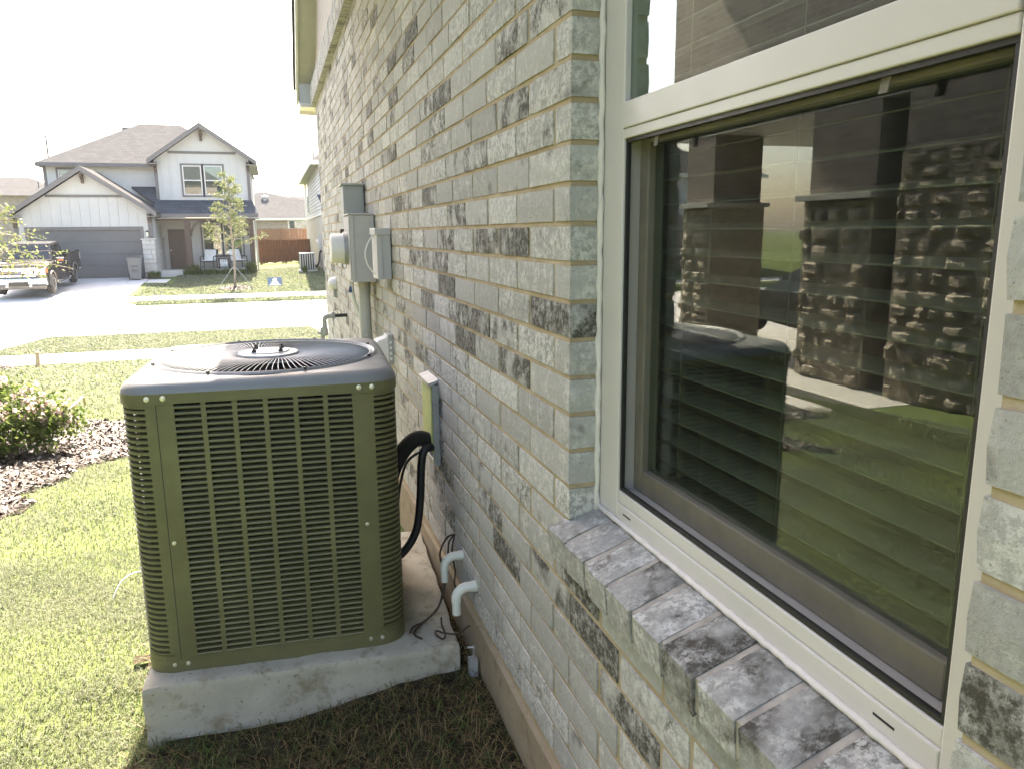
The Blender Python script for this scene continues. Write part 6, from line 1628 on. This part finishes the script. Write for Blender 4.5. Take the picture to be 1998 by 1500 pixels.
b = MB(); b.hexa([(-0.80, -1.15, 0.92), (0.80, -1.15, 0.92), (0.80, 1.75, 0.92), (-0.80, 1.75, 0.92), (-0.60, -0.35, 1.46), (0.60, -0.35, 1.46), (0.60, 1.05, 1.44), (-0.60, 1.05, 1.44)]); ccb = b.build('cabin', 'truck_paint', CR, local=True, bevel=0.05, seg=3, smooth='auto')
panel('windshield', [(-0.70, -1.02, 0.99), (0.70, -1.02, 0.99), (0.56, -0.42, 1.40), (-0.56, -0.42, 1.40)], 'car_glass', ccb, (0, -1, .5)); panel('rear_window', [(-0.70, 1.62, 0.99), (0.70, 1.62, 0.99), (0.56, 1.14, 1.38), (-0.56, 1.14, 1.38)], 'car_glass', ccb, (0, 1, .5))
for s in (-1, 1):
    panel('side_window', [(s * 0.785, -0.8, 0.98), (s * 0.785, 1.35, 0.98), (s * 0.625, 0.95, 1.39), (s * 0.625, -0.25, 1.39)], 'car_glass', ccb, (s, 0, 0))
    bx('headlight', 'lamp_clear', cbd, s * 0.52, s * 0.82, -2.17, -2.05, 0.62, 0.76, local=True, bevel=0.02); bx('tail_lamp', 'lamp_amber', cbd, s * 0.5, s * 0.82, 2.06, 2.16, 0.66, 0.82, local=True, bevel=0.02)
    for cy in (-1.35, 1.35):
        w = MB(); w.lathe([(0.19, -0.1), (0.30, -0.1), (0.32, -0.07), (0.32, 0.07), (0.30, 0.1), (0.19, 0.1)], (s * 0.79, cy, 0.32), 'X', 20); wo_ = w.build('wheel', 'tyre', CR, local=True, smooth='auto')
        r_ = MB(); r_.lathe([(0.0, s * 0.08), (0.18, s * 0.07), (0.2, s * 0.10), (0.2, s * 0.05), (0.0, s * 0.05)], (s * 0.79, cy, 0.32), 'X', 16); r_.build('rim', 'alloy', wo_, local=True, smooth='auto')

# ------------------------------------------------------------------ grass
def near_lawn(N, x0, x1, y0, y1, keep):
    x = rng.uniform(x0, x1, N); y = rng.uniform(y0, y1, N); k = keep(x, y); return np.stack([x[k], y[k]], 1)
def keep_lawn(x, y):
    k = np.ones(len(x), bool)
    inb = np.array([in_bed(a + 0.05, c) for a, c in zip(x, y)]); k &= ~inb
    c, s = math.cos(R_(-3.2)), math.sin(R_(-3.2))
    u = (x + 0.512) * c + (y - 2.70) * s; w = -(x + 0.512) * s + (y - 2.70) * c
    k &= ~((np.abs(u) < 0.47) & (np.abs(w) < 0.50))
    k &= x < -0.02
    # bare soil in the shade by the wall and in front of the slab
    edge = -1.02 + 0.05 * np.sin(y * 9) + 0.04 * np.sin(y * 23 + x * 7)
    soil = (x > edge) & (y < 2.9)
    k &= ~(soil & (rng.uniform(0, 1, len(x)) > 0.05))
    d = np.exp(-((np.sin(x * 3.1 + 1.7 * np.sin(y * 1.9)) * np.sin(y * 2.7 + x)) ** 2) * 5)
    k &= rng.uniform(0, 1, len(x)) > 0.45 * d
    return k
def lawn_rgb(xy):
    n = len(xy); p = 0.5 + 0.5 * np.sin(xy[:, 0] * 4.1 + 2 * np.sin(xy[:, 1] * 2.3)) * np.sin(xy[:, 1] * 3.3 + xy[:, 0])
    return np.stack([np.clip(0.65 * rng.uniform(0, 1, n) + 0.35 * p, 0, 1), (rng.uniform(0, 1, n) < 0.08 + 0.16 * p) * rng.uniform(0.4, 1, n), rng.uniform(0, 1, n)], 1)
for (N, x0, x1, y0, y1, h, w) in ((150000, -2.6, -0.9, 1.3, 4.0, 0.030, 0.0012), (60000, -5.0, -2.6, 0.5, 4.2, 0.036, 0.0022), (110000, -4.4, 0, 4.0, 7.0, 0.036, 0.0020), (60000, -6.0, 0, 7.0, 12.0, 0.05, 0.005), (45000, -8.0, 0, 12.0, 17.35, 0.055, 0.009)):
    xy = near_lawn(N, x0, x1, y0, y1, keep_lawn)
    o = blades(xy, zg(xy[:, 0], xy[:, 1]) - 0.004, rng.uniform(0.45, 1.15, len(xy)) * h, rng.uniform(0.7, 1.3, len(xy)) * w, 1.3, lawn_rgb(xy), 'grass', 'blade')
    tag(o, 'short sunlit lawn grass around the air conditioner and flower bed', 'grass')
xy = near_lawn(36000, -7.0, 1.0, 19.02, 22.22, lambda x, y: (x > -6.88 + (y - 19) * 0.215) & (x < 0.98 - (y - 19) * 0.215))
tag(blades(xy, zg(xy[:, 0], xy[:, 1]) - 0.004, rng.uniform(0.45, 1.1, len(xy)) * 0.07, np.full(len(xy), 0.012), 1.2, lawn_rgb(xy), 'grass', 'blade'), 'grass strip between the near pavement and the road', 'grass')
xy = near_lawn(50000, -6.2, 4.0, 31.2, 46, lambda x, y: ((y < 32.25) & (x > -5.6)) | ((y > 33.95) & (x > -6.0) & ((y < 41.5) | (x > -1.5)) & ~((x < -5.0) & (y > 38))))
tag(blades(xy, zg(xy[:, 0], xy[:, 1]) - 0.004, rng.uniform(0.45, 1.1, len(xy)) * 0.08, np.full(len(xy), 0.022), 1.2, lawn_rgb(xy), 'grass', 'blade'), 'front lawn grass across the street', 'grass')
# shaded bare soil with straw and thin grass in front of the slab
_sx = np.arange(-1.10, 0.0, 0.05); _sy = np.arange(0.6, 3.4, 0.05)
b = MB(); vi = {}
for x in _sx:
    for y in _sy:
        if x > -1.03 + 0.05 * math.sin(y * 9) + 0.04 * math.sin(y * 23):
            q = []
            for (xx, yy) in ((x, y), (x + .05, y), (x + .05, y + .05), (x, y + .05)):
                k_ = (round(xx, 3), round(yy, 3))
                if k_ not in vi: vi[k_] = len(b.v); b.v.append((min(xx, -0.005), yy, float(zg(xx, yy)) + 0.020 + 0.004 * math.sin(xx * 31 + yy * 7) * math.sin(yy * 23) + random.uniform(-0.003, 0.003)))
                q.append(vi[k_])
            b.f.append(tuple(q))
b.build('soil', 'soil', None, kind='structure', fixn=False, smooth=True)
def keep_soil(x, y):
    c, s = math.cos(R_(-3.2)), math.sin(R_(-3.2)); u = (x + 0.512) * c + (y - 2.70) * s; w = -(x + 0.512) * s + (y - 2.70) * c
    return ~((np.abs(u) < 0.47) & (np.abs(w) < 0.50)) & ((x + 0.118) ** 2 + (y - 2.135) ** 2 > 0.032 ** 2)
xy = near_lawn(20000, -1.05, -0.01, 0.9, 3.3, keep_soil)
n = len(xy); pr = np.stack([rng.uniform(0, 1, n), (rng.uniform(0, 1, n) < 0.38 + 0.35 * (xy[:, 0] < -0.7)) * rng.uniform(0.5, 1, n), rng.uniform(0, 1, n)], 1)
o = blades(xy, zg(xy[:, 0], xy[:, 1]) + 0.016, rng.uniform(0.3, 1.0, n) * 0.055, rng.uniform(0.6, 1.2, n) * 0.0012, 2.6, pr, 'dry_grass', 'straw'); tag(o, 'dry straw and thin grass on the shaded soil before the slab', 'grass')
# single weeds along the foot of the slab
for (px, py, h, lb) in ((648, 1330, 0.10, 'tall weed against the middle of the slab front'), (585, 1400, 0.06, 'small weed at the slab front below the louvres'), (855, 1270, 0.09, 'thin weed near the drain elbow end of the slab'), (310, 1425, 0.07, 'green weed at the sunny corner of the slab')):
    p = at_z(px, py, 0.03); tuft('weed', float(p[0]), float(p[1]) - 0.015, 0.03, h, 16, lb, w=0.0016)

# ------------------------------------------------------------------ thin volume added to fade the far side like veiling glare in the lens
t = NT('air')
pv = t.n('ShaderNodeVolumePrincipled')
pv.inputs['Color'].default_value = (0.96, 0.97, 1.0, 1); pv.inputs['Density'].default_value = GLARE_HAZE; pv.inputs['Anisotropy'].default_value = 0.0
t.l(pv.outputs[0], t.out.inputs['Volume'])
MATS['air'] = t.m
tag(MB().box(-405, 405, -62, 605, -2.6, 12.0).build('glare_haze', 'air'), kind='stuff')
